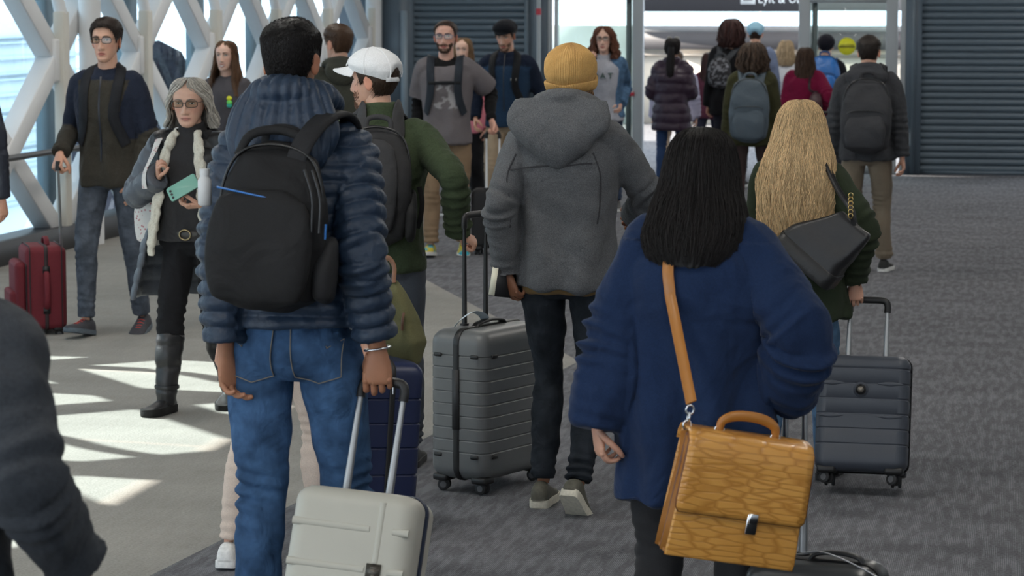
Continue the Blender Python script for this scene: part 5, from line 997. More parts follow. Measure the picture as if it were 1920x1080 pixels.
# ------------------------------------------------------------------ luggage
def rr(w, d, r, n=6):
    r = min(r, w / 2 - 1e-3, d / 2 - 1e-3); out = []
    for cx, cy, a0 in ((w / 2 - r, d / 2 - r, 0), (-w / 2 + r, d / 2 - r, 90), (-w / 2 + r, -d / 2 + r, 180), (w / 2 - r, -d / 2 + r, 270)):
        for k in range(n + 1): a = R(a0 + 90 * k / n); out.append((cx + r * math.cos(a), cy + r * math.sin(a)))
    return np.array(out)
def shell_case(Wd, Dp, Hh, r=.045, edge=.05, grooves=(), gw=.010, gd=.004, n=7, z0=0.0, soft=0.0):
    lv = [(edge * (1 - math.cos(R(a))), edge * (1 - math.sin(R(a)))) for a in (0, 20, 40, 60, 75, 90)]      # z, inset
    prof = [(z, i) for z, i in lv]
    for gz in sorted(grooves): prof += [(gz - gw * .9, 0), (gz - gw * .45, gd * .75), (gz, gd), (gz + gw * .45, gd * .75), (gz + gw * .9, 0)]
    prof += [(Hh - z, i) for z, i in lv[::-1]]; Rg = []
    for z, i in prof:
        p = rr(Wd - 2 * i, Dp - 2 * min(i, Dp * .45), max(.006, r - i * .4), n); Rg.append(np.column_stack([p, np.full(len(p), z + z0)]))
    return rings(Rg)
def ring_band(Wd, Hh, r, w, y, z0, out=.0015):       # band round the case in its XZ plane
    p = rr(Wd + 2 * out, Hh + 2 * out, r, 8); P = np.column_stack([p[:, 0], np.full(len(p), y), p[:, 1] + Hh / 2 + z0]); P = np.vstack([P, P[:1]])
    c = np.array([0, y, Hh / 2 + z0]); ref = np.array([nrm(q - c) for q in P]); return tube(P, (w / 2, .0035), ref=ref, seg=6, sub=1, pw=4, cap=False)
def wheel(parent, loc, yaw=0, r=.024, twin=True):
    A = np.array(Matrix.Rotation(R(yaw), 3, 'Z')); loc = np.asarray(loc, float)
    def T(V): return np.asarray(V) @ A.T + loc
    V, f = tube([(-.006, 0, r + .006), (-.006, .004, r + .02), (-.006, .006, r + .034)], (.016, .012), ref=(0, 1, 0), seg=10, sub=2); wo = mk('wheel', T(V + (.006, 0, 0)), f, M_black, parent)
    for x in ((-.014, .014) if twin else (0,)):
        V, f = tube([(x - .006, 0, r), (x - .004, 0, r), (x + .004, 0, r), (x + .006, 0, r)], [r * .9, r, r, r * .9], ref=(0, 0, 1), seg=20, sub=1); mk('tyre', T(V), f, M_rubber, wo)
        V, f = tube([(x - .0075, 0, r), (x + .0075, 0, r)], [r * .55, r * .55], ref=(0, 0, 1), seg=14, sub=1); mk('hub', T(V), f, M_hub, wo)
M_hub = mat('wheel_hub', (.10, .10, .105), .4)
def suitcase(label, loc, rz, tilt, Wd, Dp, Hh, m, zipm=None, grooves=(), gd=.004, gw=.010, pole=None, pole_m=None, pole_y=0.0, pole_w=.16, grip=True, r=.045, edge=.05, wh=.052, name='suitcase', zipw=.022, fourwheel=True, gripm=None, pole_r=.009, yaw=20, zy=None, wheelr=.024):
    """origin at the ground under the wheels that carry it; the case stands over y = -Dp .. 0 and leans towards +y"""
    t = empty(name, loc, (R(-tilt), 0, R(rz)), label, 'suitcase'); yc = -Dp / 2
    V, f = shell_case(Wd, Dp, Hh, r, edge, grooves, gw, gd, z0=wh); V = V + (0, yc, 0); mk('shell', V, f, m, t, smooth=45)
    V, f = ring_band(Wd, Hh, edge, zipw, yc if zy is None else zy, wh); mk('zip_band', V, f, zipm or M_black, t)
    for sx in (-1, 1):
        for y, on in ((-.045, True), (-Dp + .045, fourwheel)):
            if on:
                wheel(t, (sx * (Wd / 2 - .05), y, wh - .052 + 0), yaw if y < -.1 else 0, wheelr); V, f = MB().box((sx * (Wd / 2 - .05), y, wh + .004), (.075, .07, .03)).arr(); o = mk('wheel_housing', V, f, M_black, t, smooth=False); md = o.modifiers.new('b', 'BEVEL'); md.width = .01; md.segments = 2
    if pole:
        zt = Hh + wh; y = yc + pole_y; pm = pole_m or M_alu
        for sx in (-1, 1):
            x = sx * pole_w / 2; V, f = tube([(x, y, zt - .03), (x, y, zt + pole * .52)], (pole_r * 1.25, pole_r), ref=(0, 1, 0), seg=12, sub=1, pw=3); mk('pole', V, f, pm, t)
            V, f = tube([(x, y, zt + pole * .5), (x, y, zt + pole)], (pole_r, pole_r * .8), ref=(0, 1, 0), seg=12, sub=1, pw=3); mk('pole', V, f, pm, t)
            V, f = tube([(x, y, zt - .004), (x, y, zt + .008)], .018, ref=(0, 1, 0), seg=12, sub=1); mk('pole_collar', V, f, M_black, t)
        if grip:
            V, f = tube([(-pole_w / 2, y, zt + pole - .03), (-pole_w / 2, y, zt + pole), (-pole_w / 2 + .014, y, zt + pole + .018), (0, y, zt + pole + .020), (pole_w / 2 - .014, y, zt + pole + .018), (pole_w / 2, y, zt + pole), (pole_w / 2, y, zt + pole - .03)], (.014, .012), ref=(0, 1, 0), seg=10, sub=4); mk('grip', V, f, gripm or M_black, t)
    return t
def hardshell(name, col, rough=.38, micro=(500, .25)): return mat(name, col, rough, bump=(*micro, .0008), vary=(6, .05))
def handle(parent, a, b, out, m, th=(.012, .006), name='carry_handle', lift=.028):
    a, b, out = np.array(a, float), np.array(b, float), nrm(out); V, f = tube([a, a + out * lift * .7 + (b - a) * .12, (a + b) / 2 + out * lift, b + out * lift * .7 + (a - b) * .12, b], (th[0], th[1]), ref=out, seg=10, sub=4, pw=3); return mk(name, V, f, m, parent)
def placed(P, px, py, off): return W(px, py, P.D + off)
def tow(P, i, zt_total, tilt, rz, Dp, pole_y=0.0, dz=.0, off=(0, 0)):
    """ground point so that a tilted case's grip ends in hand i"""
    g_ = P.wor(P.wri[i] + np.array([0, 0, -.095]) + np.array(P.hand[i]['n']) / np.linalg.norm(P.hand[i]['n']) * .028); return g_
# --- grey case of the man in green
if want('cases'):
    M_g = hardshell('grey_polycarbonate', (.135, .140, .142)); w0 = gnd(905, 928); t = suitcase('large grey ribbed hard-shell suitcase with black handle poles and a blue white tag', (0, 0, 0), 0, 0, .47, .275, .60, M_g, grooves=[.115 + .048 * i for i in range(9)], gd=.003, gw=.0045, wh=.055, pole=.42, pole_m=M_black, pole_w=.15, pole_y=-.07, pole_r=.008, edge=.055, r=.05, zipw=.028)
    RZ = -113; A = Matrix.Rotation(R(RZ), 3, 'Z'); t.rotation_euler = (0, 0, R(RZ)); t.location = Vector((w0.x, w0.y, 0)) - A @ Vector((.235 - .05, -.045, 0))
    for z in (.555, .155):
        for y, x in ((-.05, .236), (-.225, .236), (.003, .17)):
            if x > .2: V, f = MB().box((x, y, z), (.010, .038, .016)).arr()
            else: V, f = MB().box((x, y, z), (.038, .010, .016)).arr()
            o = mk('stud', V, f, M_black, t, smooth=False); md = o.modifiers.new('b', 'BEVEL'); md.width = .005; md.segments = 2
    V, f = MB().box((.2385, -.1375, .38), (.006, .030, .24)).arr(); mk('side_handle', V, f, mat('dark_zip', (.025, .025, .027), .6), t, smooth=False)
    handle(t, (-.10, -.1375, .654), (.10, -.1375, .654), (0, 0, 1), M_black, (.018, .006), lift=.022)
    tg = [(.02, -.145, .68), (.05, -.14, .70), (.10, -.15, .715), (.15, -.17, .69), (.17, -.19, .66)]; V, f = tube(tg, (.018, .0012), ref=(0, -.3, 1), seg=6, sub=5, pw=4); mk('paper_tag', V, f, mat('tag_paper', (.60, .68, .76), .6), t)
# --- navy case
if want('cases'):
    M_n = hardshell('navy_polycarbonate', (.014, .022, .070), .28, (700, .5)); b0 = gnd(740, 985); t = suitcase('tall glossy navy ribbed hard-shell suitcase behind the down-jacket man\'s hand', b0, 8, 4, .40, .27, .585, M_n, grooves=[.17, .27, .36, .45], gd=.005, gw=.006, wh=.05, pole=.20, pole_w=.14, pole_m=M_black, edge=.05, fourwheel=True)
    t.rotation_euler = (R(-4), 0, R(-52)); zx = .02
    for z in (.14, .50): V, f = MB().box((.06, -.272, z), (.016, .012, .045)).arr(); o = mk('stud', V, f, M_black, t, smooth=False); md = o.modifiers.new('b', 'BEVEL'); md.width = .005
    handle(t, (-.08, -.135, .635), (.08, -.135, .635), (0, 0, 1), M_black, lift=.025)
    V, f = tube([(.203, -.135, .56), (.206, -.135, .52)], (.006, .004), seg=8, sub=1); mk('zip_pull', V, f, M_chrome, t)
# --- cream case of the man in the down jacket
if want('cases') and 'puffer' in PP:
    P = PP['puffer']; M_c = hardshell('cream_polycarbonate', (.50, .485, .42), .42, (900, .12)); grip_w = P.wor(P.wri[0] + np.array([.012, .028, -.092])); TL = 17; Dp = .23; Wd, Hh, wh = .352, .545, .05; pl = .255; RZ = -4
    L = Hh + wh + pl + .02; A = Matrix.Rotation(R(RZ), 3, 'Z'); lo = A @ (Matrix.Rotation(R(-TL), 3, 'X') @ Vector((0, -Dp / 2 + .06, L))); need = grip_w[2] / lo.z
    loc = Vector(grip_w) - lo; loc.z = 0; print('cream L', L, lo.z, grip_w[2])
    pl += (grip_w[2] - lo.z) / math.cos(R(TL)); L = Hh + wh + pl + .02; lo = A @ (Matrix.Rotation(R(-TL), 3, 'X') @ Vector((0, -Dp / 2 + .06, L))); loc = Vector(grip_w) - lo + A @ Vector((-.045, 0, 0)); loc.z = 0.0
    t = suitcase('cream hard-shell suitcase in the foreground pulled by the man in the down jacket', loc, RZ, TL, Wd, Dp, Hh, M_c, zipm=mat('navy_zip', (.02, .03, .06), .5), pole=pl, pole_y=.06, pole_w=.125, r=.05, edge=.045, wh=wh, zipw=.03); t.rotation_euler.y = R(4)
    for q_ in t.children:
        if q_.name.split('.')[0] in ('pole', 'grip', 'pole_collar'): q_.location.x = -.018
    yf = -Dp; zz0 = wh
    def recess(x0, z0, x1, z1, w=.011): V, f = tube([(x0, yf + .0035, z0), ((x0 + x1) / 2, yf + .0035, (z0 + z1) / 2), (x1, yf + .0035, z1)], (w, .0065), ref=(0, 1, 0), seg=12, sub=2); return mk('ridge', V, f, M_c, t)
    for z in (Hh + wh - .105, Hh + wh - .215, Hh + wh - .325, Hh + wh - .435): recess(-.165, z, .055, z); recess(.120, z, .165, z)
    recess(.083, Hh + wh - .03, .083, Hh + wh - .195, .010)
    o = MB().box((.083, yf - .003, Hh + wh - .218), (.040, .006, .042)).build('badge', mat('bronze_badge', (.10, .09, .075), .35, .7, bump=(300, .6, .002)), t, smooth=False)
    for k_ in range(3): V, f = MB().box((.083, yf - .0066, Hh + wh - .208 - .010 * k_), (.018 - .004 * k_, .001, .004)).arr(); mk('badge_mark', V, f, mat('badge_light', (.22, .20, .17), .4, .6), o, smooth=False)
# --- charcoal case of the blonde woman
if want('cases') and 'blonde' in PP:
    P = PP['blonde']; M_b = hardshell('charcoal_blue_polycarbonate', (.052, .060, .078), .42, (600, .3)); TL = 14; Wd, Dp, Hh, wh = .365, .23, .46, .055; RZ = -2; A = Matrix.Rotation(R(RZ), 3, 'Z'); gw_ = P.wor(P.wri[0] + np.array([.02, .028, -.088])); base = gnd(1592, 930); 
    pl = (gw_[2] / math.cos(R(TL))) - Hh - wh - .02; loc = Vector((base.x, base.y, 0))
    t = suitcase('charcoal blue hard-shell suitcase with round badge behind the blonde woman', loc, RZ, TL, Wd, Dp, Hh, M_b, grooves=[.105, .165, .225, .285, .345, .405], gd=.003, gw=.005, pole=pl, pole_y=.05, pole_w=.15, r=.045, edge=.04, wh=wh, yaw=60)
    lo = A @ (Matrix.Rotation(R(-TL), 3, 'X') @ Vector((-.03, -Dp / 2 + .05, Hh + wh + pl + .02))); l2 = Vector(gw_) - lo; t.location = (l2.x, l2.y, 0); print('charcoal', loc, l2)
    a = np.arange(24) * 2 * math.pi / 24
    for r_, y_, m_ in ((.030, -Dp - .002, M_b), (.021, -Dp - .005, mat('badge_dark', (.03, .03, .032), .3, .5)), (.012, -Dp - .0065, mat('badge_light', (.22, .20, .17), .4, .6))): V, f = rings([np.column_stack([r_ * np.cos(a) - .005, np.full(24, y_ + d_), r_ * np.sin(a) + .375]) for d_ in (.006, 0)]); mk('badge', V, f, m_, t, smooth=False)
    for z in (.40, .27):
        for x in (-.12, .11): V, f = tube([(x - .05, -Dp + .002, z), (x, -Dp + .0005, z), (x + .05, -Dp + .002, z)], [(.002, .003), (.010, .004), (.002, .003)], ref=(0, 1, 0), seg=10); mk('ridge', V, f, M_b, t)
    V, f = shell_case(Wd - .01, .05, Hh - .04, .03, .02, z0=wh + .02); mk('front_pocket', V + (0, .020, 0), f, mat('black_canvas', (.014, .014, .016), .8), t, smooth=45)
# --- dark case of the woman in the navy sweater
if want('cases') and 'navy' in PP:
    P = PP['navy']; M_d = hardshell('dark_grey_polycarbonate', (.045, .046, .047), .30, (600, .2)); D0 = P.D - .04; q = W(1552, 1052, D0); zt = q.z; Hh, wh = zt - .055, .055; gr = W(1480, 742, D0 + .10)
    t = suitcase('dark grey suitcase with a silver luggage strap at the bottom edge', (q.x, q.y + .12, 0), -14, 0, .36, .23, Hh, M_d, pole=gr.z - zt, pole_w=.055, pole_y=.05, pole_m=M_alu, r=.05, edge=.05, zipw=.03, wh=wh)
    for c in list(t.children):
        if c.name.split('.')[0] in ('pole', 'grip', 'pole_collar'): c.location.x = -.085
    yc = -.115; V, f = tube([(-.10, yc - .05, zt + .012), (-.085, yc - .055, zt + .038), (-.055, yc - .05, zt + .035), (-.04, yc - .05, zt + .022), (.02, yc - .05, zt + .034), (.08, yc - .05, zt + .022), (.15, yc - .05, zt - .005), (.185, yc - .055, zt - .02)], [(.018, .002), (.018, .002), (.018, .002), (.016, .002), (.012, .002), (.006, .002), (.004, .002), (.008, .003)], ref=(0, .3, 1), seg=8, sub=5); mk('luggage_strap', V, f, mat('silver_webbing', (.45, .46, .48), .45), t)
    handle(t, (-.02, yc + .0, zt), (.13, yc + .0, zt), (0, 0, 1), M_black, (.014, .006), lift=.025)
# --- red soft case
if want('cases') and 'A' in PP:
    P = PP['A']; M_r = mat('red_nylon', (.155, .012, .022), .75, bump=(500, .4, .001), vary=(60, .15)); M_rt = mat('dark_piping', (.03, .015, .018), .6); b0 = gnd(72, 622); wh = .03; Hh = .49
    t = suitcase('dark red soft-sided suitcase standing beside the man in glasses', (0, 0, 0), 0, 0, .36, .24, Hh, M_r, r=.035, edge=.04, wh=wh, pole=.0, fourwheel=False, zipw=.022, zipm=M_rt)
    RZ = -62; A = Matrix.Rotation(R(RZ), 3, 'Z'); t.rotation_euler = (0, 0, R(RZ)); t.location = Vector((b0.x, b0.y, 0)) - A @ Vector((0, -.15, 0)); zt = Hh + wh
    V, f = shell_case(.33, .07, .38, .03, .03, z0=wh + .02); mk('front_pocket', V + (0, -.265, 0), f, M_r, t, smooth=45); V, f = shell_case(.30, .05, .20, .02, .02, z0=wh + .03); mk('front_pocket', V + (0, -.305, 0), f, M_r, t, smooth=45)
    for z0, h_, y_ in ((wh + .02, .38, -.235), (wh, Hh, -.215), (wh, Hh, -.03)):
        V, f = ring_band(.362 if h_ > .4 else .335, h_, .035, .008, y_, z0, .002); mk('piping', V, f, M_rt, t)
    for sx in (1, -1): handle(t, (sx * .182, -.12, wh + .13), (sx * .182, -.12, wh + .34), (sx, 0, 0), M_r, (.016, .009), lift=.03)
    for z in (.115, .355): V, f = MB().box((.183, -.12, wh + z), (.008, .04, .04)).arr(); o = mk('handle_rivet', V, f, M_black, t, smooth=False)
    handle(t, (-.07, -.10, zt), (.07, -.10, zt), (0, 0, 1), M_r, (.016, .009), lift=.04)
    gw_ = P.wor(P.wri[0] + np.array([-.01, .05, -.06])); lp = A.inverted() @ (Vector((gw_[0], gw_[1], gw_[2])) - t.location); px_, py_ = lp.x, -.02
    V, f = tube([(.10, -.02, zt - .02), (lp.x * .5 + .05, lp.y * .5 - .01, (zt + lp.z) / 2), (lp.x, lp.y, lp.z - .02)], (.014, .008), ref=(0, 1, 0), seg=10, sub=2, pw=3); mk('pole', V, f, M_alu, t)
    V, f = tube([(lp.x, lp.y, lp.z - .035), (lp.x, lp.y, lp.z + .02)], (.020, .014), ref=(0, 1, 0), seg=10, sub=1); mk('grip', V, f, M_black, t)
# --- case of the man in the t-shirt, and the pair by the doors
if want('cases') and 'tee' in PP:
    P = PP['tee']; gw_ = P.wor(P.wri[1] + np.array([0, .02, -.09])); t = suitcase('small black suitcase with a white pole beside the man in the grey t-shirt', (gw_[0], gw_[1] + .03, 0), 184, 0, .34, .22, .46, mat('black_canvas', (.014, .014, .016), .8), pole=gw_[2] - .53, pole_w=.10, pole_m=M_white, wh=.05, pole_y=.07)
    P = PP['pink']; b0 = gnd(893, 356); t = suitcase('upright black suitcase on the floor in front of the left shutter', (b0.x, b0.y, 0), 30, 0, .22, .22, .62, mat('black_canvas', (.014, .014, .016), .8), wh=.05)
    if 'burgundy' in PP: b0 = gnd(1545, 385); t = suitcase('dark suitcase beside the woman in the burgundy coat', (b0.x, b0.y, 0), 0, 0, .36, .24, .52, mat('dark_navy_canvas', (.018, .022, .032), .7), wh=.05, pole=.30, pole_m=M_black, grooves=[.12, .2, .28, .36, .44])
# ------------------------------------------------------------------ bags
def bag_body(w, h, d, n=26, top=.8, pw=3.2, bulge=.0, nz=12):
    """rounded pack standing on z = 0, back at y = 0, bulging towards -y"""
    Rg = []
    for i in range(nz + 1):
        t = i / nz; e = math.sin(math.pi * min(max(t, .0), 1)) ** .22 if 0 < t < 1 else .0
        ww = w * (1 - (1 - top) * smooth(.55, 1, np.array(t))) * (.35 + .65 * e) / 2; dd = d * (1 - .30 * smooth(.45, 1, np.array(t))) * (.35 + .65 * e) / 2
        a = np.arange(n) * 2 * math.pi / n; ex = 2 / pw; Rg.append(np.stack([ww * np.sign(np.cos(a)) * np.abs(np.cos(a)) ** ex, -d / 2 + (d / 2 - dd) * .9 + dd * np.sign(np.sin(a)) * np.abs(np.sin(a)) ** ex, np.full(n, h * t)], 1))
    return rings(Rg)
def backpack(P, label, zb, zt, w, d, col, xo=0.0, roll=0, m=M_bagcloth, straps=(1, 1), pocket=True, accent=None, scol=None, gap=.0, shape=.82, hand_loop=True, pitch=4):
    t = P.root('backpack', label, 'backpack'); h = zt - zb; col = np.array(col); scol = col * .8 if scol is None else np.array(scol); zm = (zb + zt) / 2
    ys = [P.bvh.ray_cast(Vector((xo + dx, -1, z)), Vector((0, 1, 0)))[0] for dx in (-.05, .05) for z in (zb + .1, zm, zt - .08)]; yb = min(v.y for v in ys if v is not None) - .004 - gap
    Rm = np.array(Matrix.Rotation(R(roll), 3, 'Y') @ Matrix.Rotation(R(-pitch), 3, 'X'))
    def T(V): V = np.asarray(V, float) - (0, 0, h / 2); return V @ Rm.T + (xo, yb, zm)
    def clothy(V, f, name, c, amp=.006, parent=t, sd=1, vox=None):
        V, Q = remesh([(V, f)], vox or max(.008, P.vox), 2); N = vnorm(V, Q); V = V + N * (amp * wob(V * (1, 1, .7), 22, sd) + amp * .5 * wob(V, 50, sd + 1))[:, None]; return mk(name, T(V), Q, m, parent, c)
    V, f = bag_body(w, h, d, top=shape); clothy(V, f, 'body', col, .005)
    if pocket:
        V, f = bag_body(w * .80, h * .50, d * .5, top=.95); fp = clothy(V + (0, -d * .72, h * .03), f, 'front_pocket', col * 1.05, .005, sd=5)
        V, f = tube([(-w * .36, -d * .98, h * .52), (-w * .2, -d * 1.0, h * .555), (w * .2, -d * 1.0, h * .555), (w * .36, -d * .98, h * .52)], .004, seg=6); mk('zip', T(V), f, M_plastic, fp, accent if accent is not None else col * .4)
    arc = [(-w * .47, -d * .62, h * .45), (-w * .44, -d * .60, h * .75), (-w * .30, -d * .58, h * .93), (0, -d * .56, h * .985), (w * .30, -d * .58, h * .93), (w * .44, -d * .60, h * .75), (w * .47, -d * .62, h * .45)]
    V, f = tube(arc, .0045, seg=6, sub=5); mk('zip', T(V), f, M_plastic, t, col * .35)
    if hand_loop: V, f = tube([(-.05, -d * .25, h * .96), (-.045, -d * .22, h + .025), (0, -d * .2, h + .038), (.045, -d * .22, h + .025), (.05, -d * .25, h * .96)], (.011, .006), ref=(0, 1, 0), seg=8, sub=4); mk('top_handle', T(V), f, m, t, scol)
    for i, sx in enumerate((1, -1)):
        if not straps[i]: continue
        k = P.k; sh = P.sh[i]; x0 = xo + sx * w * .22; sxx = sx * P.sw * .60
        P.strap('strap', [(x0, yb - .0, zt - .04), ((x0 + sxx) / 2, P.sy(1.4 * k) - .13, 1.43 * k), (sxx, P.sy(1.45 * k) - .02, 1.56 * k), (sxx * 1.05, .16, 1.38 * k), (sxx * 1.15, .2, 1.22 * k), (sx * P.sw * .95, .12, 1.08 * k)], .062, .012, m, scol, t, .010)
    return t, T
if want('bags'):
    if 'puffer' in PP:
        P = PP['puffer']; t, T = backpack(P, 'large black backpack with a blue zip on the man in the down jacket', 1.105, 1.565, .315, .17, (.014, .014, .015), xo=.008, roll=4, straps=(0, 0), pocket=False, scol=(.022, .022, .024), m=M_bagcloth, pitch=2); h, w, d = .46, .315, .17; V, f = tube([(.075, -.235, 1.50), (.095, -.225, 1.56), (.122, -.165, 1.615), (.145, -.075, 1.640), (.155, .02, 1.620), (.155, .10, 1.53), (.16, .15, 1.40)], (.030, .008), ref=[(0, -1, .1), (0, -.95, .3), (.1, -.6, .8), (.15, -.1, 1), (.15, .5, .85), (.1, 1, .3), (0, 1, 0)], seg=10, sub=5, pw=4); mk('strap', V, f, M_bagcloth, t, (.020, .020, .022))
        V, f = bag_body(w * .93, h * .70, d * .35, top=.98, pw=4); V, Q = remesh([(V + (-.004, -d * .86, .01), f)], .008, 2); N = vnorm(V, Q); fp = mk('front_pocket', T(V + N * (.004 * wob(V, 24, 3))[:, None]), Q, M_bagcloth, t, (.016, .016, .017))
        V, f = tube([(-w * .43, -d * .99, h * .715), (-w * .1, -d * 1.035, h * .69), (w * .20, -d * 1.04, h * .665)], (.0028, .0028), ref=(0, 1, 0), seg=6); mk('zip', T(V), f, M_plastic, fp, (.02, .16, .50))
        V, f = bag_body(.055, h * .40, d * .75, top=.9); V, Q = remesh([(V + (w * .5, -d * .10, .03), f)], .007, 2); sp = mk('side_pocket', T(V), Q, M_bagcloth, t, (.028, .028, .030)); V, f = tube([(w * .53, -d * .80, h * .55), (w * .535, -d * .82, h * .46)], (.004, .003), seg=6, sub=1); mk('zip_pull', T(V), f, M_plastic, sp, (.02, .16, .50))
        for x in (w * .40, w * .33): V, f = tube([(x, -d * .95, h * .86), (x + .03, -d * 1.0, h * .70), (x + .035, -d * 1.02, h * .5)], .0045, seg=6); mk('zip', T(V), f, M_plastic, t, (.008, .008, .009))
        V, f = tube([(-.11, -d * .5, h * .90), (-.08, -d * .42, h * 1.03), (.0, -d * .36, h * 1.07), (.07, -d * .42, h * 1.02), (.08, -d * .5, h * .92)], (.013, .008), ref=(0, 1, 0), seg=10, sub=4); mk('haul_loop', T(V), f, M_bagcloth, t, (.016, .016, .017))
        bt = P.root('bottle', 'small white bottle beside the left edge of the large black backpack', 'bottle'); c = P.loc(W(384, 352, P.D - .16)); V, f = tube([c + (0, 0, -.05), c + (0, 0, -.045), c + (0, 0, .02), c + (0, 0, .032), c + (0, 0, .036)], [.012, .019, .019, .012, .011], seg=18, sub=1); mk('bottle_body', V, f, mat('white_plastic', (.62, .63, .64), .4), bt); V, f = tube([c + (0, 0, .034), c + (0, 0, .052)], .0135, seg=18, sub=1); mk('cap', V, f, mat('white_plastic', (.62, .63, .64), .4), bt)
    if 'green' in PP:
        P = PP['green']; t, T = backpack(P, 'dark grey backpack on the man in the green fleece', .955, 1.44, .30, .16, (.030, .030, .032), xo=-.015, roll=3, scol=(.045, .045, .048), accent=(.012, .012, .012), pocket=False, pitch=6); h, w, d = .485, .30, .16
        V, f = bag_body(w * .62, h * .82, d * .35, top=.9); V, Q = remesh([(V + (0, -d * .82, .03), f)], .008, 2); mk('front_panel', T(V), Q, M_bagcloth, t, (.040, .040, .043)); V, f = bag_body(.05, h * .45, d * .8, top=.8); V, Q = remesh([(V + (w * .50, -d * .1, .02), f)], .008, 2); mk('side_pocket', T(V), Q, M_bagcloth, t, (.018, .018, .019))
        V, f = tube(P.loc(np.array(W(786, 350, P.D - .1))) + np.array([(0, 0, .0), (.012, .0, -.06), (.004, 0, -.13), (-.008, 0, -.17)]), (.010, .002), seg=6); mk('webbing', V, f, M_bagcloth, t, (.015, .015, .016))
    if 'A' in PP: P = PP['A']; backpack(P, 'black backpack on the man in glasses with straps over his shoulders', .98, 1.42, .28, .14, (.014, .014, .017), scol=(.013, .014, .018))
    if 'tee' in PP:
        P = PP['tee']; t, T = backpack(P, 'dark blue grey backpack with chest strap on the man in the t-shirt', .98, 1.42, .30, .15, (.022, .028, .040), scol=(.022, .028, .038)); P.strap('chest_strap', [(-.13, .18, 1.325), (0, .22, 1.325), (.13, .18, 1.325)], .026, .008, M_bagcloth, (.012, .013, .016), t, .014)
    if 'flatcap' in PP: P = PP['flatcap']; backpack(P, 'black backpack on the man in the flat cap', 1.0, 1.42, .28, .13, (.012, .012, .014), scol=(.010, .011, .014), hand_loop=False)
    if 'slate' in PP:
        P = PP['slate']; backpack(P, 'slate blue grey backpack on the person with brown curly hair', .735, 1.285, .345, .15, (.085, .110, .135), scol=(.095, .120, .145), shape=.92, pitch=2); P = PP['tall']; t, T = backpack(P, 'small black and white patterned backpack on the tall curly haired person', 1.04, 1.36, .24, .10, (.06, .065, .075), xo=-.09, pocket=False)
        for o in t.children:
            if o.name.startswith('body'):
                n = len(o.data.vertices); co = np.empty(n * 3); o.data.vertices.foreach_get('co', co); co = co.reshape(-1, 3); c = np.ones((n, 4)); c[:, :3] = (.03, .03, .035); c[np.abs(wob(co, 110, 4)) < .35, :3] = (.22, .23, .26); o.data.attributes['Col'].data.foreach_set('color', c.ravel())
        P = PP['bluepack']; backpack(P, 'bright blue backpack on the person in the black knit hat', .93, 1.37, .34, .20, (.010, .12, .40), scol=(.01, .05, .16), m=M_nylon); P = PP['right']; P.bvh_all(); backpack(P, 'dark grey backpack on the man in khaki trousers', .865, 1.40, .36, .17, (.040, .041, .046), scol=(.03, .03, .034), xo=.02)
        P = PP['burgundy']; t = P.root('shoulder_bag', 'dark maroon shoulder bag hanging from the burgundy coat', 'bag'); c = P.loc(W(1530, 192, P.D - .16)); V, f = bag_body(.13, .20, .07); V, Q = remesh([(V + c - (0, 0, .10), f)], .01, 2); mk('bag_body', V, Q, M_leather, t, (.05, .012, .02)); P.strap('strap', [c + (0, 0, .09), (.07, -.2, 1.10), (.075, -.12, 1.26), (.06, .02, 1.30)], .022, .008, M_leather, (.02, .008, .012), t)
    if 'girl' in PP: pass
    if 'pink' in PP: P = PP['pink']; t = P.root('tote_bag', 'pink bag hanging beside the man in the grey t-shirt', 'bag'); c = P.loc(W(889, 215, P.D - .35)); V, f = bag_body(.16, .34, .10); V, Q = remesh([(V + c - (0, 0, .17), f)], .01, 2); mk('bag_body', V, Q, M_cotton, t, (.62, .20, .25)); V, f = tube([c + (-.04, 0, .15), c + (-.02, 0, .30), c + (.02, 0, .30), c + (.04, 0, .15)], (.008, .004), seg=6); mk('strap', V, f, M_cotton, t, (.45, .14, .18))
    if 'grey' in PP:      # phone, floral strap bag
        P = PP['grey']; c = np.array(W(343, 352, P.D - .31)); ph = empty('phone', c, (R(62), R(-30), R(8)), 'pale green mobile phone in the hand of the grey haired woman', 'phone'); Rg = [np.column_stack([rr(.152, .075, .012, 4), np.full(20, z)]) for z in (-.0042, -.003, .003, .0042)]; Rg[0][:, :2] *= .97; Rg[3][:, :2] *= .97; V, f = rings(Rg); mk('phone_body', V, f, mat('mint_phone', (.20, .42, .34), .3), ph, smooth=40)
        V, f = rings([np.column_stack([rr(.155, .078, .013, 4), np.full(20, z)]) for z in (-.006, -.003)]); mk('case', V, f, M_black, ph, smooth=40)
        for q in range(3): V, f = tube([(-.06, -.022 + .018 * q, .004), (-.06, -.022 + .018 * q, .0062)], .0062, ref=(1, 0, 0), seg=12, sub=1); mk('camera_lens', V, f, M_black, ph)
        t = P.root('shoulder_bag', 'white floral strap bag on the shoulder of the grey haired woman', 'bag'); M_fl = mat('floral_print', (.55, .52, .50), .8); nt = M_fl.node_tree; vo = nt.nodes.new('ShaderNodeTexVoronoi'); vo.inputs['Scale'].default_value = 60; cr = nt.nodes.new('ShaderNodeValToRGB'); tc = nt.nodes.new('ShaderNodeTexCoord'); nt.links.new(tc.outputs['Object'], vo.inputs['Vector']); nt.links.new(vo.outputs['Distance'], cr.inputs[0]); cr.color_ramp.elements[0].color = (.35, .03, .05, 1); cr.color_ramp.elements[1].color = (.62, .60, .58, 1); cr.color_ramp.elements[0].position = .12; cr.color_ramp.elements[1].position = .35; nt.links.new(cr.outputs[0], nt.nodes['Principled BSDF'].inputs['Base Color'])
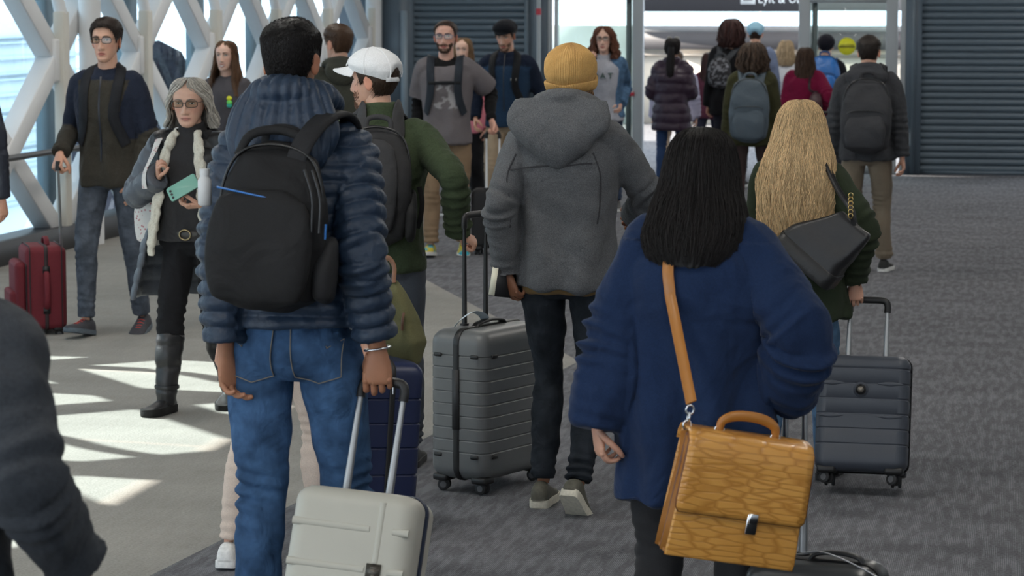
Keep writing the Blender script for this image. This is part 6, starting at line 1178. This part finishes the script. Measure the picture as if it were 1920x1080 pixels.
        x0 = .14; V_, n_ = P.lay([(x0, -.12, 1.30 * P.k), (x0, .0, 1.50 * P.k), (x0 + .01, .2, 1.36 * P.k), (x0 + .03, .25, 1.18 * P.k)], .010); V, f = tube(V_, (.019, .003), ref=n_, seg=6, sub=1, pw=4); mk('strap', V, f, M_fl, t); V, f = bag_body(.20, .26, .09); mk('bag_body', V + (x0 + .12, -.02, .78), f, M_fl, t)
    if 'beanie' in PP:
        P = PP['beanie']; c = np.array(W(946, 528, P.D - .02)); bk = empty('book', c, (R(4), R(8), R(58)), 'dark covered book with cream pages in the left hand of the beanie man', 'book'); box('pages', (0, 0, 0), (.125, .030, .112), mat('cream_paper', (.70, .66, .53), .8), bk)
        for y in (-.0165, .0165): box('cover', (.004, y, 0), (.130, .003, .118), mat('dark_cover', (.02, .021, .024), .5), bk)
        box('spine', (.068, 0, 0), (.003, .036, .118), mat('dark_cover', (.02, .02, .02)), bk)
    if 'blonde' in PP:    # black slouchy tote on the right shoulder
        P = PP['blonde']; t = P.root('tote_bag', 'black embossed leather tote hanging from the blonde woman\'s right shoulder', 'bag'); c = P.loc(np.array(W(1543, 452, P.D - .24)))
        def ring4(w, d, z, y=0, n=5): p = rr(w, d, min(w, d) * .25, n); return np.column_stack([p[:, 0], p[:, 1] + y, np.full(len(p), z)])
        Rm = np.array(Matrix.Rotation(R(-12), 3, 'Z') @ Matrix.Rotation(R(38), 3, 'Y')); V, f = rings([ring4(.26, .11, -.125), ring4(.285, .135, -.115), ring4(.285, .135, -.06), ring4(.26, .115, .0), ring4(.215, .085, .07), ring4(.17, .055, .135), ring4(.15, .035, .15)]); V, Q = remesh([(V, f)], .006, 2); N = vnorm(V, Q); V = V + N * (.007 * wob(V, 22, 4) * smooth(-.08, .1, V[:, 2]))[:, None]; V[:, 0] += .10 * smooth(-.05, .16, V[:, 2]) * .6; mk('bag_body', V @ Rm.T + c, Q, M_leather, t, (.014, .014, .016))
        V, f = rings([ring4(.29, .14, -.128), ring4(.292, .142, -.12), ring4(.292, .142, -.062), ring4(.286, .136, -.060)]); mk('base_panel', V @ Rm.T + c, f, M_leather, t, (.010, .010, .011))
        top = np.array([.05, 0, .15]) @ Rm.T + c; sh = P.sh[0] * (.80, 1, 1)
        for dy in (-.02, .03): V, f = tube([top + (.0, dy, -.02), top + (-.02, dy * 1.2, .05), (sh + top) / 2 + (.0, -.055 + dy, .035), sh + (0, -.06 + dy, .075), sh + (0, .02 + dy, .085), sh + (0, .10, .0)], (.009, .004), ref=(0, 1, 0), seg=8, sub=5); mk('strap', V, f, M_leather, t, (.014, .014, .016))
        for q in range(6): V, f = tube([top + np.array([-.012 + .009 * math.cos(a), -.04, .02 + .016 * q + .010 * math.sin(a)]) for a in np.linspace(0, 6.283, 11)], .002, seg=5, sub=1, cap=False); mk('chain_link', V, f, mat('gold', (.55, .40, .16), .25, 1), t)
    b0 = W(752, 610, dist(gnd(740, 985)) + .05); t = empty('tote_bag', b0, (0, 0, R(-20)), 'olive canvas bag with tan zip pull hanging over the navy suitcase', 'bag'); V, f = rings([np.column_stack([rr(w_, d_, min(w_, d_) * .3, 5), np.full(24, z)]) + (x_, 0, 0) for w_, d_, z, x_ in ((.17, .07, -.155, -.03), (.20, .10, -.14, -.025), (.225, .12, -.06, -.015), (.19, .10, .03, -.03), (.12, .06, .13, -.05), (.085, .03, .17, -.06))]); V, Q = remesh([(V, f)], .007, 3); N = vnorm(V, Q); mk('bag_body', V + N * (.005 * wob(V, 25, 6))[:, None], Q, M_cotton, t, (.135, .130, .065))
    V, f = tube([(.045, -.05, .055), (.047, -.062, .03), (.044, -.062, -.01)], (.006, .003), seg=6); mk('zip_pull', V, f, M_leather, t, (.12, .05, .025)); V, f = tube([(-.02, -.02, .16), (-.03, .0, .22), (-.06, .0, .25), (-.09, .02, .20)], (.010, .004), seg=8); mk('strap', V, f, M_leather, t, (.20, .085, .04))
# --- tan satchel
def croc():
    m = bpy.data.materials.new('tan_croc_leather'); nt, b = nodes_of(m); L = nt.links; N = nt.nodes.new; tc = N('ShaderNodeTexCoord'); mp = N('ShaderNodeMapping'); mp.inputs['Scale'].default_value = (13, 20, 60); L.new(tc.outputs['Object'], mp.inputs['Vector'])
    n0 = N('ShaderNodeTexNoise'); n0.inputs['Scale'].default_value = 7; L.new(tc.outputs['Object'], n0.inputs['Vector']); ad = N('ShaderNodeMix'); ad.data_type = 'RGBA'; ad.blend_type = 'ADD'; ad.inputs[0].default_value = 1.2; L.new(mp.outputs['Vector'], ad.inputs[6]); L.new(n0.outputs['Color'], ad.inputs[7])
    vo = N('ShaderNodeTexVoronoi'); vo.feature = 'DISTANCE_TO_EDGE'; vo.inputs['Scale'].default_value = 1; vo.inputs['Randomness'].default_value = .6; L.new(ad.outputs[2], vo.inputs['Vector']); mr = N('ShaderNodeMapRange'); mr.inputs['From Max'].default_value = .16; L.new(vo.outputs['Distance'], mr.inputs['Value'])
    n1 = N('ShaderNodeTexNoise'); n1.inputs['Scale'].default_value = 9; n1.inputs['Detail'].default_value = 4; L.new(tc.outputs['Object'], n1.inputs['Vector']); c1 = N('ShaderNodeMix'); c1.data_type = 'RGBA'; c1.inputs[6].default_value = (.54, .235, .042, 1); c1.inputs[7].default_value = (.78, .41, .105, 1); L.new(n1.outputs['Fac'], c1.inputs[0])
    c2 = N('ShaderNodeMix'); c2.data_type = 'RGBA'; c2.inputs[6].default_value = (.46, .20, .038, 1); L.new(mr.outputs['Result'], c2.inputs[0]); L.new(c1.outputs[2], c2.inputs[7]); L.new(c2.outputs[2], b.inputs['Base Color'])
    bp = N('ShaderNodeBump'); bp.inputs['Strength'].default_value = .3; bp.inputs['Distance'].default_value = .002; L.new(mr.outputs['Result'], bp.inputs['Height']); L.new(bp.outputs['Normal'], b.inputs['Normal']); b.inputs['Roughness'].default_value = .30; return m
if want('bags') and 'navy' in PP:
    P = PP['navy']; M_t = croc(); M_tan = mat('tan_leather', (.42, .165, .030), .35, bump=(120, .3, .001), vary=(20, .12)); M_tand = mat('dark_tan_leather', (.17, .055, .015), .45)
    c = np.array(W(1378, 935, P.D - .34)); w, h, d = .345, .315, .115; t = empty('satchel', c, (R(3), R(9.5), R(20)), 'tan crocodile leather satchel with flap and shoulder strap', 'bag')
    def panel(pts, y, th, name, m, parent=None, bev=.006): V, f = rings([[(x, y - th / 2, z) for x, z in pts], [(x, y + th / 2, z) for x, z in pts]]); o = mk(name, V, f, m, parent or t, smooth=False); md = o.modifiers.new('b', 'BEVEL'); md.width = bev; md.segments = 3; md.limit_method = 'ANGLE'; return o
    tw, bw = w * .92 / 2, w / 2; body = [(-bw, -h / 2), (bw * .98, -h / 2), (bw, -h / 2 + .02), (tw, h / 2), (-tw, h / 2), (-bw, -h / 2 + .02)]
    panel(body, -d / 2, .012, 'front_panel', M_t); panel(body, d / 2, .012, 'back_panel', M_t); panel(body, 0.005, .010, 'divider', M_tand)
    for sx in (-1, 1):     # folded gussets
        Rg = []
        for z, x in ((-h / 2, bw), (-h / 4, bw - .004), (0, bw - .009), (h / 4, (bw + tw) / 2 - .008), (h / 2 - .01, tw)):
            Rg.append([(sx * (x - .002), -d / 2, z), (sx * (x - .022), -d / 4, z), (sx * (x - .004), 0, z), (sx * (x - .022), d / 4, z), (sx * (x - .002), d / 2, z)])
        V, f = rings(Rg, closed=False, caps=(False, False)); o = mk('gusset', V, f, M_tan, t, smooth=False); md = o.modifiers.new('s', 'SOLIDIFY'); md.thickness = .004
    box('bottom_panel', (0, 0, -h / 2 + .004), (w * .97, d, .010), M_tan, t, None, .003)
    Rg = []; u = np.linspace(-1, 1, 17)     # flap: over the top and down the front, rounded lower corners
    prof = [(d / 2 + .004, h / 2 - .03), (d / 2 + .004, h / 2 - .008), (d / 2 - .012, h / 2 + .008), (0, h / 2 + .011), (-d / 2 + .012, h / 2 + .008), (-d / 2 - .012, h / 2 - .010), (-d / 2 - .015, h / 2 - .05), (-d / 2 - .016, .04), (-d / 2 - .016, -.005), (-d / 2 - .015, -.025), (-d / 2 - .014, -.036)]
    for i, (y, z) in enumerate(prof):
        ww = tw * 1.04 + .012 * min(1, max(0, (h / 2 - z) / h)); ww *= (1, 1, 1, 1, 1, 1, 1, 1, 1, .985, .93)[i]; Rg.append([(ww * q, y, z) for q in u])
    V, f = rings(Rg, closed=False, caps=(False, False)); o = mk('flap', V, f, M_t, t); md = o.modifiers.new('s', 'SOLIDIFY'); md.thickness = .005
    e = [(Rg[i][0]) for i in range(4, 11)] + list(Rg[10][1:-1]) + [Rg[i][-1] for i in range(10, 3, -1)]; V, f = tube(np.array(e), .0035, seg=6, sub=1); mk('flap_edge', V, f, M_tand, t)
    box('clasp_plate', (.035, -d / 2 - .018, -.045), (.030, .006, .055), M_chrome, t, None, .003); box('clasp_tab', (.035, -d / 2 - .024, -.030), (.024, .008, .028), M_chrome, t, None, .003)
    V, f = tube([(-.075, 0, h / 2 + .010), (-.070, 0, h / 2 + .040), (-.040, 0, h / 2 + .056), (.0, 0, h / 2 + .060), (.040, 0, h / 2 + .056), (.070, 0, h / 2 + .040), (.075, 0, h / 2 + .010)], [(.010, .007), (.012, .009), (.014, .010), (.014, .011), (.014, .010), (.012, .009), (.010, .007)], ref=(0, 1, 0), seg=12, sub=4); hd = mk('handle', V, f, M_tan, t)
    for sx in (-1, 1): V, f = tube([(sx * .075 + .012 * math.cos(a), .0, h / 2 + .014 + .012 * math.sin(a)) for a in np.linspace(0, 6.283, 15)], .003, seg=6, sub=1, cap=False); mk('handle_ring', V, f, M_chrome, hd)
    TM = t.matrix_basis = Matrix.LocRotScale(t.location, t.rotation_euler, None); ringp = TM @ Vector((-bw + .012, 0, h / 2 + .018))
    for q in range(3): V, f = tube([(-bw + .012 + .010 * math.cos(a) * (q != 1), .010 * math.cos(a) * (q == 1), h / 2 + .016 + .020 * q + .012 * math.sin(a)) for a in np.linspace(0, 6.283, 15)], .003, seg=6, sub=1, cap=False); mk('strap_ring', V, f, M_chrome, t)
    inv = TM.inverted(); lp = P.loc(np.array(TM @ Vector((-bw + .012, 0, h / 2 + .075)))); pts = [P.loc(np.array(W(x, y, P.D - o_))) for x, y, o_ in ((1240, 560, .22), (1234, 500, .20), (1229, 440, .18))]
    pts = [lp] + pts + [np.array([-.085 * P.k, -.03, 1.50 * P.k]), np.array([-.075 * P.k, .10, 1.42 * P.k]), np.array([.0, .17, 1.2 * P.k])]; Q_, n_ = P.lay(pts[1:], .010); Q_ = np.vstack([lp, lp * .67 + Q_[0] * .33, lp * .33 + Q_[0] * .67, Q_]); n_ = np.vstack([n_[0], n_[0], n_[0], n_]); Wd_ = np.array([np.array(inv @ Vector(P.wor(q))) for q in Q_]); nw = np.array([np.array(inv.to_3x3() @ Vector(P.Rz @ q)) for q in n_]); V, f = tube(Wd_, (.0155, .003), ref=nw, seg=8, sub=1, pw=4); mk('shoulder_strap', V, f, M_tan, t)
bpy.data.collections.remove(TMP); bpy.data.scenes.remove(TSC)
